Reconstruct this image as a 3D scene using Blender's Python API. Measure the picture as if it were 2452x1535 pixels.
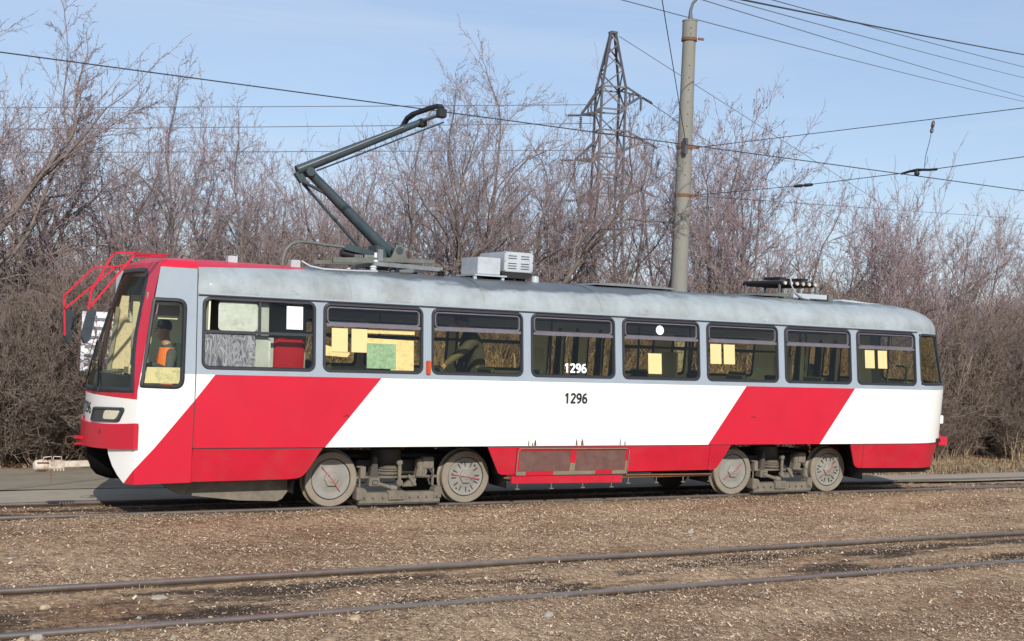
import bpy, bmesh, math, random
import numpy as np
from mathutils import Vector, Matrix
from mathutils.geometry import tessellate_polygon
R = math.radians
for o in list(bpy.data.objects): bpy.data.objects.remove(o, do_unlink=True)
scn = bpy.context.scene
COL = scn.collection

# ------------------------------------------------------------------ camera
cam_d = bpy.data.cameras.new('camera')
cam_d.sensor_width = 36.0
cam_d.lens = 36.0 * 2911.94 / 2452.0
cam_d.clip_end = 4000.0
cam = bpy.data.objects.new('camera', cam_d)
COL.objects.link(cam)
_yaw, _pit, _rol = R(27.9696), R(0.5648), R(2.4588)
_f = Vector((math.sin(_yaw) * math.cos(_pit), math.cos(_yaw) * math.cos(_pit), math.sin(_pit)))
_r = Vector((math.cos(_yaw), -math.sin(_yaw), 0.0))
_u = _r.cross(_f)
_r2 = _r * math.cos(_rol) + _u * math.sin(_rol)
_u2 = -_r * math.sin(_rol) + _u * math.cos(_rol)
_m = Matrix((_r2, _u2, -_f)).transposed().to_4x4()
_m.translation = Vector((-5.303, -14.291, 2.3115))
cam.matrix_world = _m
scn.camera = cam

# ------------------------------------------------------------------ sky and sun
LIGHT = Vector((0.125, 0.41, -0.26)).normalized()       # direction in which sunlight travels
SUN_EL = math.asin(-LIGHT.z)
SUN_AZ = math.atan2(-LIGHT.x, -LIGHT.y)                  # compass angle from +Y
world = bpy.data.worlds.new('World')
scn.world = world
world.use_nodes = True
wn, wl = world.node_tree.nodes, world.node_tree.links
bg = wn['Background']
sky = wn.new('ShaderNodeTexSky')
sky.sky_type = 'NISHITA'
sky.sun_disc = False
sky.sun_elevation = SUN_EL
sky.sun_rotation = SUN_AZ
sky.altitude = 300
sky.air_density = 1.0
sky.dust_density = 0.3
sky.ozone_density = 1.6
# thin veil of high cloud, the same all round the sky
tc = wn.new('ShaderNodeTexCoord')
mp = wn.new('ShaderNodeMapping'); mp.inputs['Scale'].default_value = (1.2, 1.2, 5.0)
nz = wn.new('ShaderNodeTexNoise'); nz.inputs['Scale'].default_value = 1.6; nz.inputs['Detail'].default_value = 7; nz.inputs['Roughness'].default_value = 0.6
rmp = wn.new('ShaderNodeValToRGB'); rmp.color_ramp.elements[0].position = 0.42; rmp.color_ramp.elements[1].position = 0.85
rmp.color_ramp.elements[0].color = (0.45, 0.45, 0.45, 1); rmp.color_ramp.elements[1].color = (0.85, 0.85, 0.85, 1)
mx = wn.new('ShaderNodeMixRGB'); mx.inputs['Color2'].default_value = (3.2, 4.3, 6.3, 1)
wl.new(tc.outputs['Generated'], mp.inputs['Vector']); wl.new(mp.outputs['Vector'], nz.inputs['Vector'])
wl.new(nz.outputs['Fac'], rmp.inputs['Fac']); wl.new(rmp.outputs['Color'], mx.inputs['Fac'])
wl.new(sky.outputs['Color'], mx.inputs['Color1'])
mp2 = wn.new('ShaderNodeMapping'); mp2.inputs['Scale'].default_value = (1.0, 1.6, 9.0); mp2.inputs['Rotation'].default_value = (0.12, 0.1, 0.4)
nz2 = wn.new('ShaderNodeTexNoise'); nz2.inputs['Scale'].default_value = 1.3; nz2.inputs['Detail'].default_value = 8; nz2.inputs['Roughness'].default_value = 0.62; nz2.inputs['Distortion'].default_value = 0.5
rm2 = wn.new('ShaderNodeValToRGB'); rm2.color_ramp.elements[0].position = 0.44; rm2.color_ramp.elements[1].position = 0.78
rm2.color_ramp.elements[0].color = (0.08, 0.08, 0.08, 1); rm2.color_ramp.elements[1].color = (0.45, 0.45, 0.45, 1)
mxs = wn.new('ShaderNodeMixRGB'); mxs.inputs['Color2'].default_value = (5.4, 5.9, 6.9, 1)
wl.new(tc.outputs['Generated'], mp2.inputs['Vector']); wl.new(mp2.outputs['Vector'], nz2.inputs['Vector'])
wl.new(nz2.outputs['Fac'], rm2.inputs['Fac']); wl.new(rm2.outputs['Color'], mxs.inputs['Fac'])
wl.new(mx.outputs['Color'], mxs.inputs['Color1']); wl.new(mxs.outputs['Color'], bg.inputs['Color'])
bg.inputs['Strength'].default_value = 0.107

sun_d = bpy.data.lights.new('sun', 'SUN')
sun_d.energy = 3.9
sun_d.angle = R(0.53)
sun_d.color = (1.0, 0.945, 0.87)
sun = bpy.data.objects.new('sun', sun_d)
COL.objects.link(sun)
sun.location = (-20, -60, 60)
sun.rotation_euler = LIGHT.to_track_quat('-Z', 'Y').to_euler()
scn.view_settings.view_transform = 'Standard'
scn.view_settings.look = 'None'
scn.view_settings.exposure = 0.30
scn.view_settings.gamma = 1.0
scn.view_settings.use_curve_mapping = False
scn.render.engine = 'CYCLES'
scn.cycles.max_bounces = 8
scn.cycles.transparent_max_bounces = 24
scn.cycles.caustics_reflective = False
scn.cycles.caustics_refractive = False

# ------------------------------------------------------------------ materials
def new_mat(name):
    m = bpy.data.materials.new(name); m.use_nodes = True
    n, l = m.node_tree.nodes, m.node_tree.links
    return m, n, l, n['Principled BSDF']

def mat(name, col, rough=0.5, var=0.15, scale=4.0, bump=0.0, bscale=60.0, metal=0.0, dirt=None, dirt_amt=0.0,
        dscale=2.0, stretch=(1, 1, 1), spec=0.5, coat=0.0, isl=0.0):
    """paint/stone/metal: base colour, large uneven tone, optional dirt patches and fine relief."""
    m, n, l, b = new_mat(name)
    tcn = n.new('ShaderNodeTexCoord'); mpn = n.new('ShaderNodeMapping'); mpn.inputs['Scale'].default_value = stretch
    l.new(tcn.outputs['Object'], mpn.inputs['Vector'])
    a = n.new('ShaderNodeTexNoise'); a.inputs['Scale'].default_value = scale; a.inputs['Detail'].default_value = 6; a.inputs['Roughness'].default_value = 0.65
    l.new(mpn.outputs['Vector'], a.inputs['Vector'])
    lo = tuple(c * (1 - var) for c in col) + (1,); hi = tuple(min(1, c * (1 + var)) for c in col) + (1,)
    rp = n.new('ShaderNodeValToRGB'); rp.color_ramp.elements[0].position = 0.3; rp.color_ramp.elements[1].position = 0.7
    rp.color_ramp.elements[0].color = lo; rp.color_ramp.elements[1].color = hi
    l.new(a.outputs['Fac'], rp.inputs['Fac'])
    out = rp.outputs['Color']
    if dirt is not None:
        d = n.new('ShaderNodeTexNoise'); d.inputs['Scale'].default_value = dscale; d.inputs['Detail'].default_value = 9; d.inputs['Roughness'].default_value = 0.72
        l.new(mpn.outputs['Vector'], d.inputs['Vector'])
        dr = n.new('ShaderNodeValToRGB'); dr.color_ramp.elements[0].position = 0.48; dr.color_ramp.elements[1].position = 0.72
        dr.color_ramp.elements[0].color = (0, 0, 0, 1); dr.color_ramp.elements[1].color = (dirt_amt,) * 3 + (1,)
        l.new(d.outputs['Fac'], dr.inputs['Fac'])
        mxx = n.new('ShaderNodeMixRGB'); mxx.inputs['Color2'].default_value = tuple(dirt) + (1,)
        l.new(dr.outputs['Color'], mxx.inputs['Fac']); l.new(out, mxx.inputs['Color1']); out = mxx.outputs['Color']
    if isl > 0:
        g = n.new('ShaderNodeNewGeometry'); hs = n.new('ShaderNodeHueSaturation')
        mr = n.new('ShaderNodeMapRange'); mr.inputs['To Min'].default_value = 1 - isl; mr.inputs['To Max'].default_value = 1 + isl
        l.new(g.outputs['Random Per Island'], mr.inputs['Value']); l.new(mr.outputs['Result'], hs.inputs['Value'])
        l.new(out, hs.inputs['Color']); out = hs.outputs['Color']
    l.new(out, b.inputs['Base Color'])
    b.inputs['Roughness'].default_value = rough; b.inputs['Metallic'].default_value = metal
    b.inputs['Specular IOR Level'].default_value = spec
    b.inputs['Coat Weight'].default_value = coat
    if bump > 0:
        bn = n.new('ShaderNodeTexNoise'); bn.inputs['Scale'].default_value = bscale; bn.inputs['Detail'].default_value = 5
        l.new(mpn.outputs['Vector'], bn.inputs['Vector'])
        bp = n.new('ShaderNodeBump'); bp.inputs['Strength'].default_value = bump; bp.inputs['Distance'].default_value = 0.02
        l.new(bn.outputs['Fac'], bp.inputs['Height']); l.new(bp.outputs['Normal'], b.inputs['Normal'])
    return m

def glass(name, tint, gloss=0.55, rough=0.02, refl=1.0):
    m, n, l, b = new_mat(name)
    n.remove(b)
    t = n.new('ShaderNodeBsdfTransparent'); t.inputs['Color'].default_value = tuple(tint) + (1,)
    g = n.new('ShaderNodeBsdfGlossy'); g.inputs['Roughness'].default_value = rough; g.inputs['Color'].default_value = (gloss,) * 3 + (1,)
    # slight waviness of old panes
    tx = n.new('ShaderNodeTexCoord'); ns = n.new('ShaderNodeTexNoise'); ns.inputs['Scale'].default_value = 2.2
    bp = n.new('ShaderNodeBump'); bp.inputs['Strength'].default_value = 0.06; bp.inputs['Distance'].default_value = 0.02
    l.new(tx.outputs['Object'], ns.inputs['Vector']); l.new(ns.outputs['Fac'], bp.inputs['Height']); l.new(bp.outputs['Normal'], g.inputs['Normal'])
    f = n.new('ShaderNodeFresnel'); f.inputs['IOR'].default_value = 1.5
    s = n.new('ShaderNodeMixShader')
    k = n.new('ShaderNodeMath'); k.operation = 'MULTIPLY'; k.inputs[1].default_value = refl
    l.new(f.outputs['Fac'], k.inputs[0]); l.new(k.outputs[0], s.inputs['Fac']); l.new(t.outputs['BSDF'], s.inputs[1]); l.new(g.outputs['BSDF'], s.inputs[2])
    l.new(s.outputs['Shader'], n['Material Output'].inputs['Surface'])
    return m

M = {}
M['white'] = mat('white_paint', (0.78, 0.775, 0.73), 0.33, 0.03, 1.5, bump=0.05, bscale=2.2, dirt=(0.50, 0.46, 0.38), dirt_amt=0.10, dscale=1.4, stretch=(1, 1, 0.5), coat=0.2)
M['red'] = mat('red_paint', (0.53, 0.008, 0.029), 0.34, 0.07, 1.2, bump=0.06, bscale=2.2, dirt=(0.42, 0.03, 0.04), dirt_amt=0.35, dscale=1.6, coat=0.15)
M['mark_red'] = mat('dusty_red_mark', (0.38, 0.06, 0.05), 0.7, 0.3, 12)
M['skirt_red'] = mat('skirt_red_paint', (0.48, 0.008, 0.026), 0.42, 0.12, 2.0, bump=0.06, bscale=4, dirt=(0.30, 0.06, 0.05), dirt_amt=0.45, dscale=2.5)
M['band'] = mat('grey_blue_paint', (0.285, 0.335, 0.38), 0.42, 0.06, 2.0, bump=0.03, bscale=4, dirt=(0.22, 0.22, 0.21), dirt_amt=0.35, dscale=1.7, stretch=(1, 1, 0.4))
M['rubber'] = mat('black_rubber', (0.022, 0.024, 0.03), 0.55, 0.2, 8)
M['black'] = mat('black_metal', (0.012, 0.012, 0.013), 0.6, 0.2, 6)
M['blackening'] = mat('painted_shade_black', (0.006, 0.006, 0.006), 0.95, 0.2, 6, spec=0.05)  # near-black puts the shade under the cab into the tray's colour
M['sash'] = mat('window_sash_metal', (0.16, 0.145, 0.165), 0.45, 0.12, 9, metal=0.3)
M['interior'] = mat('interior_panel', (0.70, 0.71, 0.56), 0.55, 0.08, 3)
M['interior_dark'] = mat('interior_dark_panel', (0.30, 0.31, 0.24), 0.6, 0.1, 3)
M['ceiling'] = mat('interior_ceiling', (0.55, 0.56, 0.55), 0.6, 0.05, 3)
M['rail_green'] = mat('green_handrail', (0.02, 0.05, 0.04), 0.4, 0.1, 5)
M['seat_red'] = mat('red_seat_vinyl', (0.36, 0.008, 0.016), 0.3, 0.2, 4)
M['seat_green'] = mat('green_seat_plastic', (0.03, 0.05, 0.035), 0.4, 0.1, 4)
M['paper'] = mat('cream_paper', (0.80, 0.75, 0.66), 0.8, 0.05, 6)
M['paper_white'] = mat('white_paper', (0.82, 0.86, 0.90), 0.7, 0.02, 6)
M['map_green'] = mat('green_map_print', (0.28, 0.50, 0.52), 0.7, 0.18, 18, dirt=(0.08, 0.13, 0.12), dirt_amt=0.7, dscale=22)
M['board'] = mat('cream_notice_board', (0.78, 0.71, 0.55), 0.7, 0.06, 5, dirt=(0.30, 0.25, 0.14), dirt_amt=0.5, dscale=18)
M['cabinet'] = mat('grey_cabinet', (0.42, 0.435, 0.43), 0.5, 0.12, 6, dirt=(0.22, 0.22, 0.19), dirt_amt=0.5, dscale=7)
M['cabinet_white'] = mat('pale_cabinet_sheet', (0.60, 0.62, 0.63), 0.5, 0.14, 8, dirt=(0.30, 0.30, 0.26), dirt_amt=0.6, dscale=9)
M['pane'] = glass('yellowed_pane', (1.0, 0.94, 0.70), 0.6)
M['vent_pane'] = glass('vent_pane', (0.62, 0.64, 0.68), 1.0)
M['far_pane'] = glass('far_side_pane', (1.0, 0.93, 0.64), 0.4)
M['cab_pane'] = glass('cab_side_pane', (0.92, 0.95, 0.86), 0.6)
M['windscreen'] = glass('windscreen_glass', (0.96, 0.94, 0.78), 0.8, 0.02, 0.35)
M['tail_pane'] = glass('scratched_tail_plastic', (0.95, 0.88, 0.62), 0.6, 0.15, 0.3)
M['lens'] = mat('headlamp_lens', (0.66, 0.62, 0.46), 0.12, 0.06, 10, coat=0.6)
M['lamp_dark'] = mat('dark_lamp_housing', (0.035, 0.045, 0.05), 0.3, 0.2, 8)
M['orange'] = mat('orange_lens', (0.50, 0.07, 0.012), 0.25, 0.1, 8)
M['tyre'] = mat('dusty_steel_tyre', (0.235, 0.20, 0.152), 0.6, 0.10, 9, dirt=(0.20, 0.17, 0.13), dirt_amt=0.5, dscale=7)
M['disc'] = mat('grey_wheel_disc', (0.235, 0.228, 0.205), 0.5, 0.12, 7, dirt=(0.28, 0.24, 0.18), dirt_amt=0.7, dscale=6, bump=0.1, bscale=30)
M['tread'] = mat('polished_tread', (0.14, 0.14, 0.145), 0.3, 0.1, 10, metal=0.8)
M['dust'] = mat('dusty_bogie_iron', (0.16, 0.138, 0.106), 0.75, 0.25, 8, dirt=(0.10, 0.09, 0.075), dirt_amt=0.6, dscale=7, bump=0.15, bscale=25)
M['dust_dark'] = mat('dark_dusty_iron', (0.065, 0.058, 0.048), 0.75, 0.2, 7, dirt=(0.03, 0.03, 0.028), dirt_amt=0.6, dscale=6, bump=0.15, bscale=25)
M['panto'] = mat('dark_teal_steel', (0.040, 0.062, 0.072), 0.42, 0.18, 6, metal=0.15, dirt=(0.11, 0.10, 0.09), dirt_amt=0.4, dscale=5)
M['panto_light'] = mat('worn_grey_steel', (0.20, 0.215, 0.22), 0.45, 0.15, 8, metal=0.2, dirt=(0.08, 0.08, 0.08), dirt_amt=0.5, dscale=7)
M['panto_base'] = mat('grey_green_frame', (0.12, 0.125, 0.11), 0.55, 0.2, 7, dirt=(0.24, 0.22, 0.18), dirt_amt=0.4, dscale=6)
M['insul'] = mat('white_porcelain', (0.62, 0.62, 0.60), 0.25, 0.05, 6)
M['boxgrey'] = mat('equipment_box_grey', (0.42, 0.46, 0.49), 0.45, 0.06, 5, dirt=(0.24, 0.22, 0.20), dirt_amt=0.35, dscale=6)
M['rust'] = mat('rust_brown', (0.16, 0.075, 0.035), 0.8, 0.25, 12)
M['seam'] = mat('dark_seam', (0.05, 0.045, 0.045), 0.8, 0.2, 12)
M['grille'] = mat('dusty_red_grille', (0.20, 0.10, 0.085), 0.7, 0.2, 9, dirt=(0.20, 0.165, 0.12), dirt_amt=0.8, dscale=5)
M['grime'] = mat('brown_grime', (0.20, 0.165, 0.11), 0.85, 0.2, 9)
M['ivory'] = mat('ivory_coupler_paint', (0.55, 0.49, 0.40), 0.6, 0.12, 9, dirt=(0.20, 0.11, 0.06), dirt_amt=0.8, dscale=11)
M['blue'] = mat('blue_mark', (0.03, 0.05, 0.30), 0.6, 0.1, 9)
M['black_num'] = mat('black_number_paint', (0.02, 0.02, 0.024), 0.5, 0.1, 9)
M['concrete'] = mat('pole_concrete', (0.215, 0.210, 0.183), 0.85, 0.08, 3, bump=0.25, bscale=45, dirt=(0.20, 0.185, 0.15), dirt_amt=0.5, dscale=2.5, stretch=(1, 1, 0.35))
M['steel'] = mat('galvanised_steel', (0.095, 0.095, 0.105), 0.5, 0.15, 2, metal=0.2)
M['wire'] = mat('dark_wire', (0.035, 0.037, 0.042), 0.5, 0.1, 3)
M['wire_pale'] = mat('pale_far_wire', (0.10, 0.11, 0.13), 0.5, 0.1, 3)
M['porcelain_dark'] = mat('brown_insulator', (0.05, 0.032, 0.028), 0.3, 0.1, 5)
M['jacket'] = mat('dark_grey_jacket', (0.075, 0.085, 0.078), 0.85, 0.25, 7, dirt=(0.03, 0.035, 0.025), dirt_amt=0.8, dscale=14)
M['olive'] = mat('olive_jacket', (0.085, 0.085, 0.05), 0.85, 0.15, 5)
M['skin'] = mat('skin', (0.42, 0.24, 0.165), 0.5, 0.06, 6)
M['hair'] = mat('dark_hair', (0.03, 0.022, 0.018), 0.6, 0.2, 20)
M['trousers'] = mat('dark_trousers', (0.03, 0.032, 0.04), 0.85, 0.2, 6)
M['vest'] = mat('orange_vest', (0.85, 0.19, 0.03), 0.7, 0.06, 8)
M['vest_band'] = mat('silver_vest_band', (0.36, 0.37, 0.36), 0.4, 0.05, 8)
M['curtain'] = mat('mauve_visor', (0.30, 0.22, 0.23), 0.85, 0.08, 8)
M['floral'] = mat('floral_cream_oilcloth', (0.74, 0.62, 0.36), 0.6, 0.06, 6, dirt=(0.24, 0.27, 0.13), dirt_amt=0.9, dscale=11)
M['toy_red'] = mat('red_trinket', (0.45, 0.05, 0.03), 0.6, 0.1, 9)
M['toy_yellow'] = mat('yellow_trinket', (0.55, 0.42, 0.04), 0.6, 0.1, 9)
M['ripple'] = None

def ripple_mat():
    m, n, l, b = new_mat('painted_ripple_reflection')
    t = n.new('ShaderNodeTexCoord'); mpn = n.new('ShaderNodeMapping'); mpn.inputs['Scale'].default_value = (2.4, 1, 0.9)
    w = n.new('ShaderNodeTexNoise'); w.inputs['Scale'].default_value = 3.4; w.inputs['Detail'].default_value = 2; w.inputs['Distortion'].default_value = 1.6
    rp = n.new('ShaderNodeValToRGB')
    els = rp.color_ramp.elements
    els[0].position = 0.30; els[0].color = (0.05, 0.055, 0.06, 1); els[1].position = 0.72; els[1].color = (0.06, 0.065, 0.07, 1)
    for pos, c in ((0.40, 0.22), (0.45, 0.07), (0.50, 0.30), (0.55, 0.09), (0.61, 0.26), (0.66, 0.10)):  # light and dark bands paint wavy reflections into the pane's colour
        e = els.new(pos); e.color = (c, c * 1.03, c * 1.05, 1)
    l.new(t.outputs['Object'], mpn.inputs['Vector']); l.new(mpn.outputs['Vector'], w.inputs['Vector'])
    l.new(w.outputs['Fac'], rp.inputs['Fac']); l.new(rp.outputs['Color'], b.inputs['Base Color'])
    b.inputs['Roughness'].default_value = 0.35
    return m
M['ripple'] = ripple_mat()

def roof_mat():
    """pale blue-grey roof paint, greasy soot along the crown by the current collector, red paint running back from the cab"""
    m, n, l, b = new_mat('weathered_roof_paint')
    t = n.new('ShaderNodeTexCoord'); sp = n.new('ShaderNodeSeparateXYZ'); l.new(t.outputs['Object'], sp.inputs[0])
    a = n.new('ShaderNodeTexNoise'); a.inputs['Scale'].default_value = 2.6; a.inputs['Detail'].default_value = 9; a.inputs['Roughness'].default_value = 0.7
    mpn = n.new('ShaderNodeMapping'); mpn.inputs['Scale'].default_value = (1.0, 0.6, 0.6)
    l.new(t.outputs['Object'], mpn.inputs['Vector']); l.new(mpn.outputs['Vector'], a.inputs['Vector'])
    rp = n.new('ShaderNodeValToRGB'); e = rp.color_ramp.elements
    e[0].position = 0.30; e[0].color = (0.225, 0.24, 0.23, 1); e[1].position = 0.62; e[1].color = (0.335, 0.375, 0.385, 1)
    l.new(a.outputs['Fac'], rp.inputs['Fac'])
    def math_(op, *ins):
        k = n.new('ShaderNodeMath'); k.operation = op
        for i, v in enumerate(ins):
            if isinstance(v, (int, float)): k.inputs[i].default_value = v
            else: l.new(v, k.inputs[i])
        return k.outputs[0]
    X, Zc = sp.outputs['X'], sp.outputs['Z']          # object space: X measured from tram centre (4.15)
    # flaking specks
    fl = n.new('ShaderNodeTexNoise'); fl.inputs['Scale'].default_value = 9; fl.inputs['Detail'].default_value = 8; fl.inputs['Roughness'].default_value = 0.8
    m2 = n.new('ShaderNodeMapping'); m2.inputs['Scale'].default_value = (0.7, 1.5, 3.0)
    l.new(t.outputs['Object'], m2.inputs['Vector']); l.new(m2.outputs['Vector'], fl.inputs['Vector'])
    low = n.new('ShaderNodeMapRange'); low.inputs['From Min'].default_value = 2.60; low.inputs['From Max'].default_value = 2.80
    low.inputs['To Min'].default_value = 0.085; low.inputs['To Max'].default_value = 0.0
    l.new(Zc, low.inputs['Value'])
    spk = n.new('ShaderNodeMapRange'); spk.inputs['From Min'].default_value = 0.62; spk.inputs['From Max'].default_value = 0.68
    l.new(math_('ADD', fl.outputs['Fac'], low.outputs['Result']), spk.inputs['Value'])
    mx1 = n.new('ShaderNodeMixRGB'); mx1.inputs['Color2'].default_value = (0.16, 0.165, 0.15, 1)
    l.new(math_('MULTIPLY', spk.outputs['Result'], 0.65), mx1.inputs['Fac']); l.new(rp.outputs['Color'], mx1.inputs['Color1'])
    # soot: mask in X (1.0..5.2 in place) and in height, broken by noise
    so = n.new('ShaderNodeTexNoise'); so.inputs['Scale'].default_value = 3.2; so.inputs['Detail'].default_value = 8; so.inputs['Roughness'].default_value = 0.68
    m3 = n.new('ShaderNodeMapping'); m3.inputs['Scale'].default_value = (0.55, 1, 1)
    l.new(t.outputs['Object'], m3.inputs['Vector']); l.new(m3.outputs['Vector'], so.inputs['Vector'])
    dx = math_('ABSOLUTE', math_('SUBTRACT', X, -1.45))
    fx = n.new('ShaderNodeMapRange'); fx.inputs['From Min'].default_value = 0.6; fx.inputs['From Max'].default_value = 3.6; fx.inputs['To Min'].default_value = 0.0; fx.inputs['To Max'].default_value = -0.11
    l.new(dx, fx.inputs['Value'])
    hz = math_('ADD', math_('SUBTRACT', Zc, 2.87), math_('MULTIPLY', math_('SUBTRACT', so.outputs['Fac'], 0.5), 0.30))
    blackening = n.new('ShaderNodeMapRange'); blackening.inputs['From Min'].default_value = -0.01; blackening.inputs['From Max'].default_value = 0.045
    l.new(math_('ADD', hz, fx.outputs['Result']), blackening.inputs['Value'])
    mx2 = n.new('ShaderNodeMixRGB'); mx2.inputs['Color2'].default_value = (0.055, 0.065, 0.075, 1)
    l.new(math_('MULTIPLY', blackening.outputs['Result'], 0.85), mx2.inputs['Fac']); l.new(mx1.outputs['Color'], mx2.inputs['Color1'])
    # red flash running back from the cab
    line = math_('SUBTRACT', Zc, math_('ADD', 2.925, math_('MULTIPLY', math_('ADD', X, 6.15), 0.048)))
    isred = math_('MULTIPLY', math_('GREATER_THAN', line, 0.0), math_('LESS_THAN', X, -4.55))
    mx3 = n.new('ShaderNodeMixRGB'); mx3.inputs['Color2'].default_value = (0.53, 0.008, 0.029, 1)
    l.new(isred, mx3.inputs['Fac']); l.new(mx2.outputs['Color'], mx3.inputs['Color1'])
    l.new(mx3.outputs['Color'], b.inputs['Base Color'])
    b.inputs['Roughness'].default_value = 0.42
    bn = n.new('ShaderNodeTexNoise'); bn.inputs['Scale'].default_value = 2.2; bn.inputs['Detail'].default_value = 4
    l.new(t.outputs['Object'], bn.inputs['Vector'])
    bp = n.new('ShaderNodeBump'); bp.inputs['Strength'].default_value = 0.18; bp.inputs['Distance'].default_value = 0.05
    l.new(bn.outputs['Fac'], bp.inputs['Height']); l.new(bp.outputs['Normal'], b.inputs['Normal'])
    return m
M['roof'] = roof_mat()

def ground_mat():
    m, n, l, b = new_mat('littered_earth')
    g = n.new('ShaderNodeNewGeometry'); sp = n.new('ShaderNodeSeparateXYZ'); l.new(g.outputs['Position'], sp.inputs[0])
    def noise(sc, det, ro, st=(1, 1, 1)):
        mp_ = n.new('ShaderNodeMapping'); mp_.inputs['Scale'].default_value = st
        l.new(g.outputs['Position'], mp_.inputs['Vector'])
        q = n.new('ShaderNodeTexNoise'); q.inputs['Scale'].default_value = sc; q.inputs['Detail'].default_value = det; q.inputs['Roughness'].default_value = ro
        l.new(mp_.outputs['Vector'], q.inputs['Vector']); return q.outputs['Fac']
    fine = noise(46, 6, 0.75, (.45, 1, 1))
    rp = n.new('ShaderNodeValToRGB'); e = rp.color_ramp.elements
    e[0].position = 0.34; e[0].color = (0.17, 0.122, 0.084, 1); e[1].position = 0.66; e[1].color = (0.60, 0.48, 0.345, 1)
    k = e.new(0.5); k.color = (0.44, 0.33, 0.225, 1)
    l.new(fine, rp.inputs['Fac'])
    big = noise(0.7, 5, 0.6, (0.5, 1.4, 1))
    r2 = n.new('ShaderNodeValToRGB'); r2.color_ramp.elements[0].position = 0.36; r2.color_ramp.elements[1].position = 0.62
    r2.color_ramp.elements[0].color = (0.60, 0.50, 0.44, 1); r2.color_ramp.elements[1].color = (1.1, 1.06, 1.0, 1)
    l.new(big, r2.inputs['Fac'])
    mu = n.new('ShaderNodeMixRGB'); mu.blend_type = 'MULTIPLY'; mu.inputs['Fac'].default_value = 1
    l.new(rp.outputs['Color'], mu.inputs['Color1']); l.new(r2.outputs['Color'], mu.inputs['Color2'])
    cl = noise(17, 5, 0.8, (1, .42, 1))                    # clotted litter
    rc = n.new('ShaderNodeValToRGB'); rc.color_ramp.elements[0].position = 0.38; rc.color_ramp.elements[1].position = 0.60
    rc.color_ramp.elements[0].color = (0.52, 0.46, 0.43, 1); rc.color_ramp.elements[1].color = (1.22, 1.19, 1.14, 1)
    l.new(cl, rc.inputs['Fac'])
    mc_ = n.new('ShaderNodeMixRGB'); mc_.blend_type = 'MULTIPLY'; mc_.inputs['Fac'].default_value = 1
    l.new(mu.outputs['Color'], mc_.inputs['Color1']); l.new(rc.outputs['Color'], mc_.inputs['Color2']); mu = mc_
    # oil-blackened patches lying between the rails of both tracks
    def band(c, w):
        s = n.new('ShaderNodeMath'); s.operation = 'SUBTRACT'; l.new(sp.outputs['Y'], s.inputs[0]); s.inputs[1].default_value = c
        a_ = n.new('ShaderNodeMath'); a_.operation = 'ABSOLUTE'; l.new(s.outputs[0], a_.inputs[0])
        r_ = n.new('ShaderNodeMapRange'); r_.inputs['From Min'].default_value = w; r_.inputs['From Max'].default_value = w * 0.55
        l.new(a_.outputs[0], r_.inputs['Value']); return r_.outputs['Result']
    ad = n.new('ShaderNodeMath'); ad.operation = 'MAXIMUM'; l.new(band(-4.12, 0.85), ad.inputs[0]); l.new(band(1.0, 0.95), ad.inputs[1])
    oil = noise(1.5, 6, 0.62, (0.42, 1.5, 1))
    ro = n.new('ShaderNodeMapRange'); ro.inputs['From Min'].default_value = 0.47; ro.inputs['From Max'].default_value = 0.57
    l.new(oil, ro.inputs['Value'])
    ml = n.new('ShaderNodeMath'); ml.operation = 'MULTIPLY'; l.new(ad.outputs[0], ml.inputs[0]); l.new(ro.outputs['Result'], ml.inputs[1])
    ml2 = n.new('ShaderNodeMath'); ml2.operation = 'MULTIPLY'; l.new(ml.outputs[0], ml2.inputs[0]); ml2.inputs[1].default_value = 0.85
    mo = n.new('ShaderNodeMixRGB'); mo.inputs['Color2'].default_value = (0.022, 0.019, 0.017, 1)
    l.new(ml2.outputs[0], mo.inputs['Fac']); l.new(mu.outputs['Color'], mo.inputs['Color1'])
    l.new(mo.outputs['Color'], b.inputs['Base Color'])
    b.inputs['Roughness'].default_value = 0.95; b.inputs['Specular IOR Level'].default_value = 0.15
    bp = n.new('ShaderNodeBump'); bp.inputs['Strength'].default_value = 0.8; bp.inputs['Distance'].default_value = 0.03
    l.new(fine, bp.inputs['Height']); l.new(bp.outputs['Normal'], b.inputs['Normal'])
    return m
M['ground'] = ground_mat()
M['asphalt'] = mat('dusty_asphalt', (0.26, 0.22, 0.166), 0.9, 0.10, 1.2, bump=0.5, bscale=90, dirt=(0.11, 0.10, 0.085), dirt_amt=0.45, dscale=3.0, stretch=(0.5, 1, 1), spec=0.2)
M['apron'] = mat('old_concrete_apron', (0.32, 0.275, 0.212), 0.88, 0.08, 1.5, bump=0.35, bscale=80, dirt=(0.12, 0.11, 0.095), dirt_amt=0.4, dscale=2.6, stretch=(0.4, 1, 1), spec=0.2)
M['rail'] = mat('brown_rail_steel', (0.115, 0.088, 0.072), 0.55, 0.15, 5, metal=0.25, dirt=(0.20, 0.15, 0.11), dirt_amt=0.5, dscale=5)
M['rail_head'] = mat('worn_rail_head', (0.20, 0.18, 0.165), 0.36, 0.12, 5, metal=0.5)
M['chip'] = mat('dead_leaf_and_chip', (0.465, 0.352, 0.24), 0.85, 0.25, 1.5, isl=0.45, spec=0.2)
M['chip_pale'] = mat('pale_chip', (0.47, 0.385, 0.285), 0.85, 0.2, 2.0, isl=0.3, spec=0.2)
M['chip_dark'] = mat('dark_leaf', (0.24, 0.15, 0.10), 0.85, 0.25, 2.0, isl=0.5, spec=0.2)
M['stone'] = mat('pale_stone', (0.40, 0.355, 0.295), 0.85, 0.2, 9, bump=0.6, bscale=20)
M['stone_tan'] = mat('tan_stone', (0.42, 0.32, 0.20), 0.85, 0.14, 9, bump=0.3, bscale=20)
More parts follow.
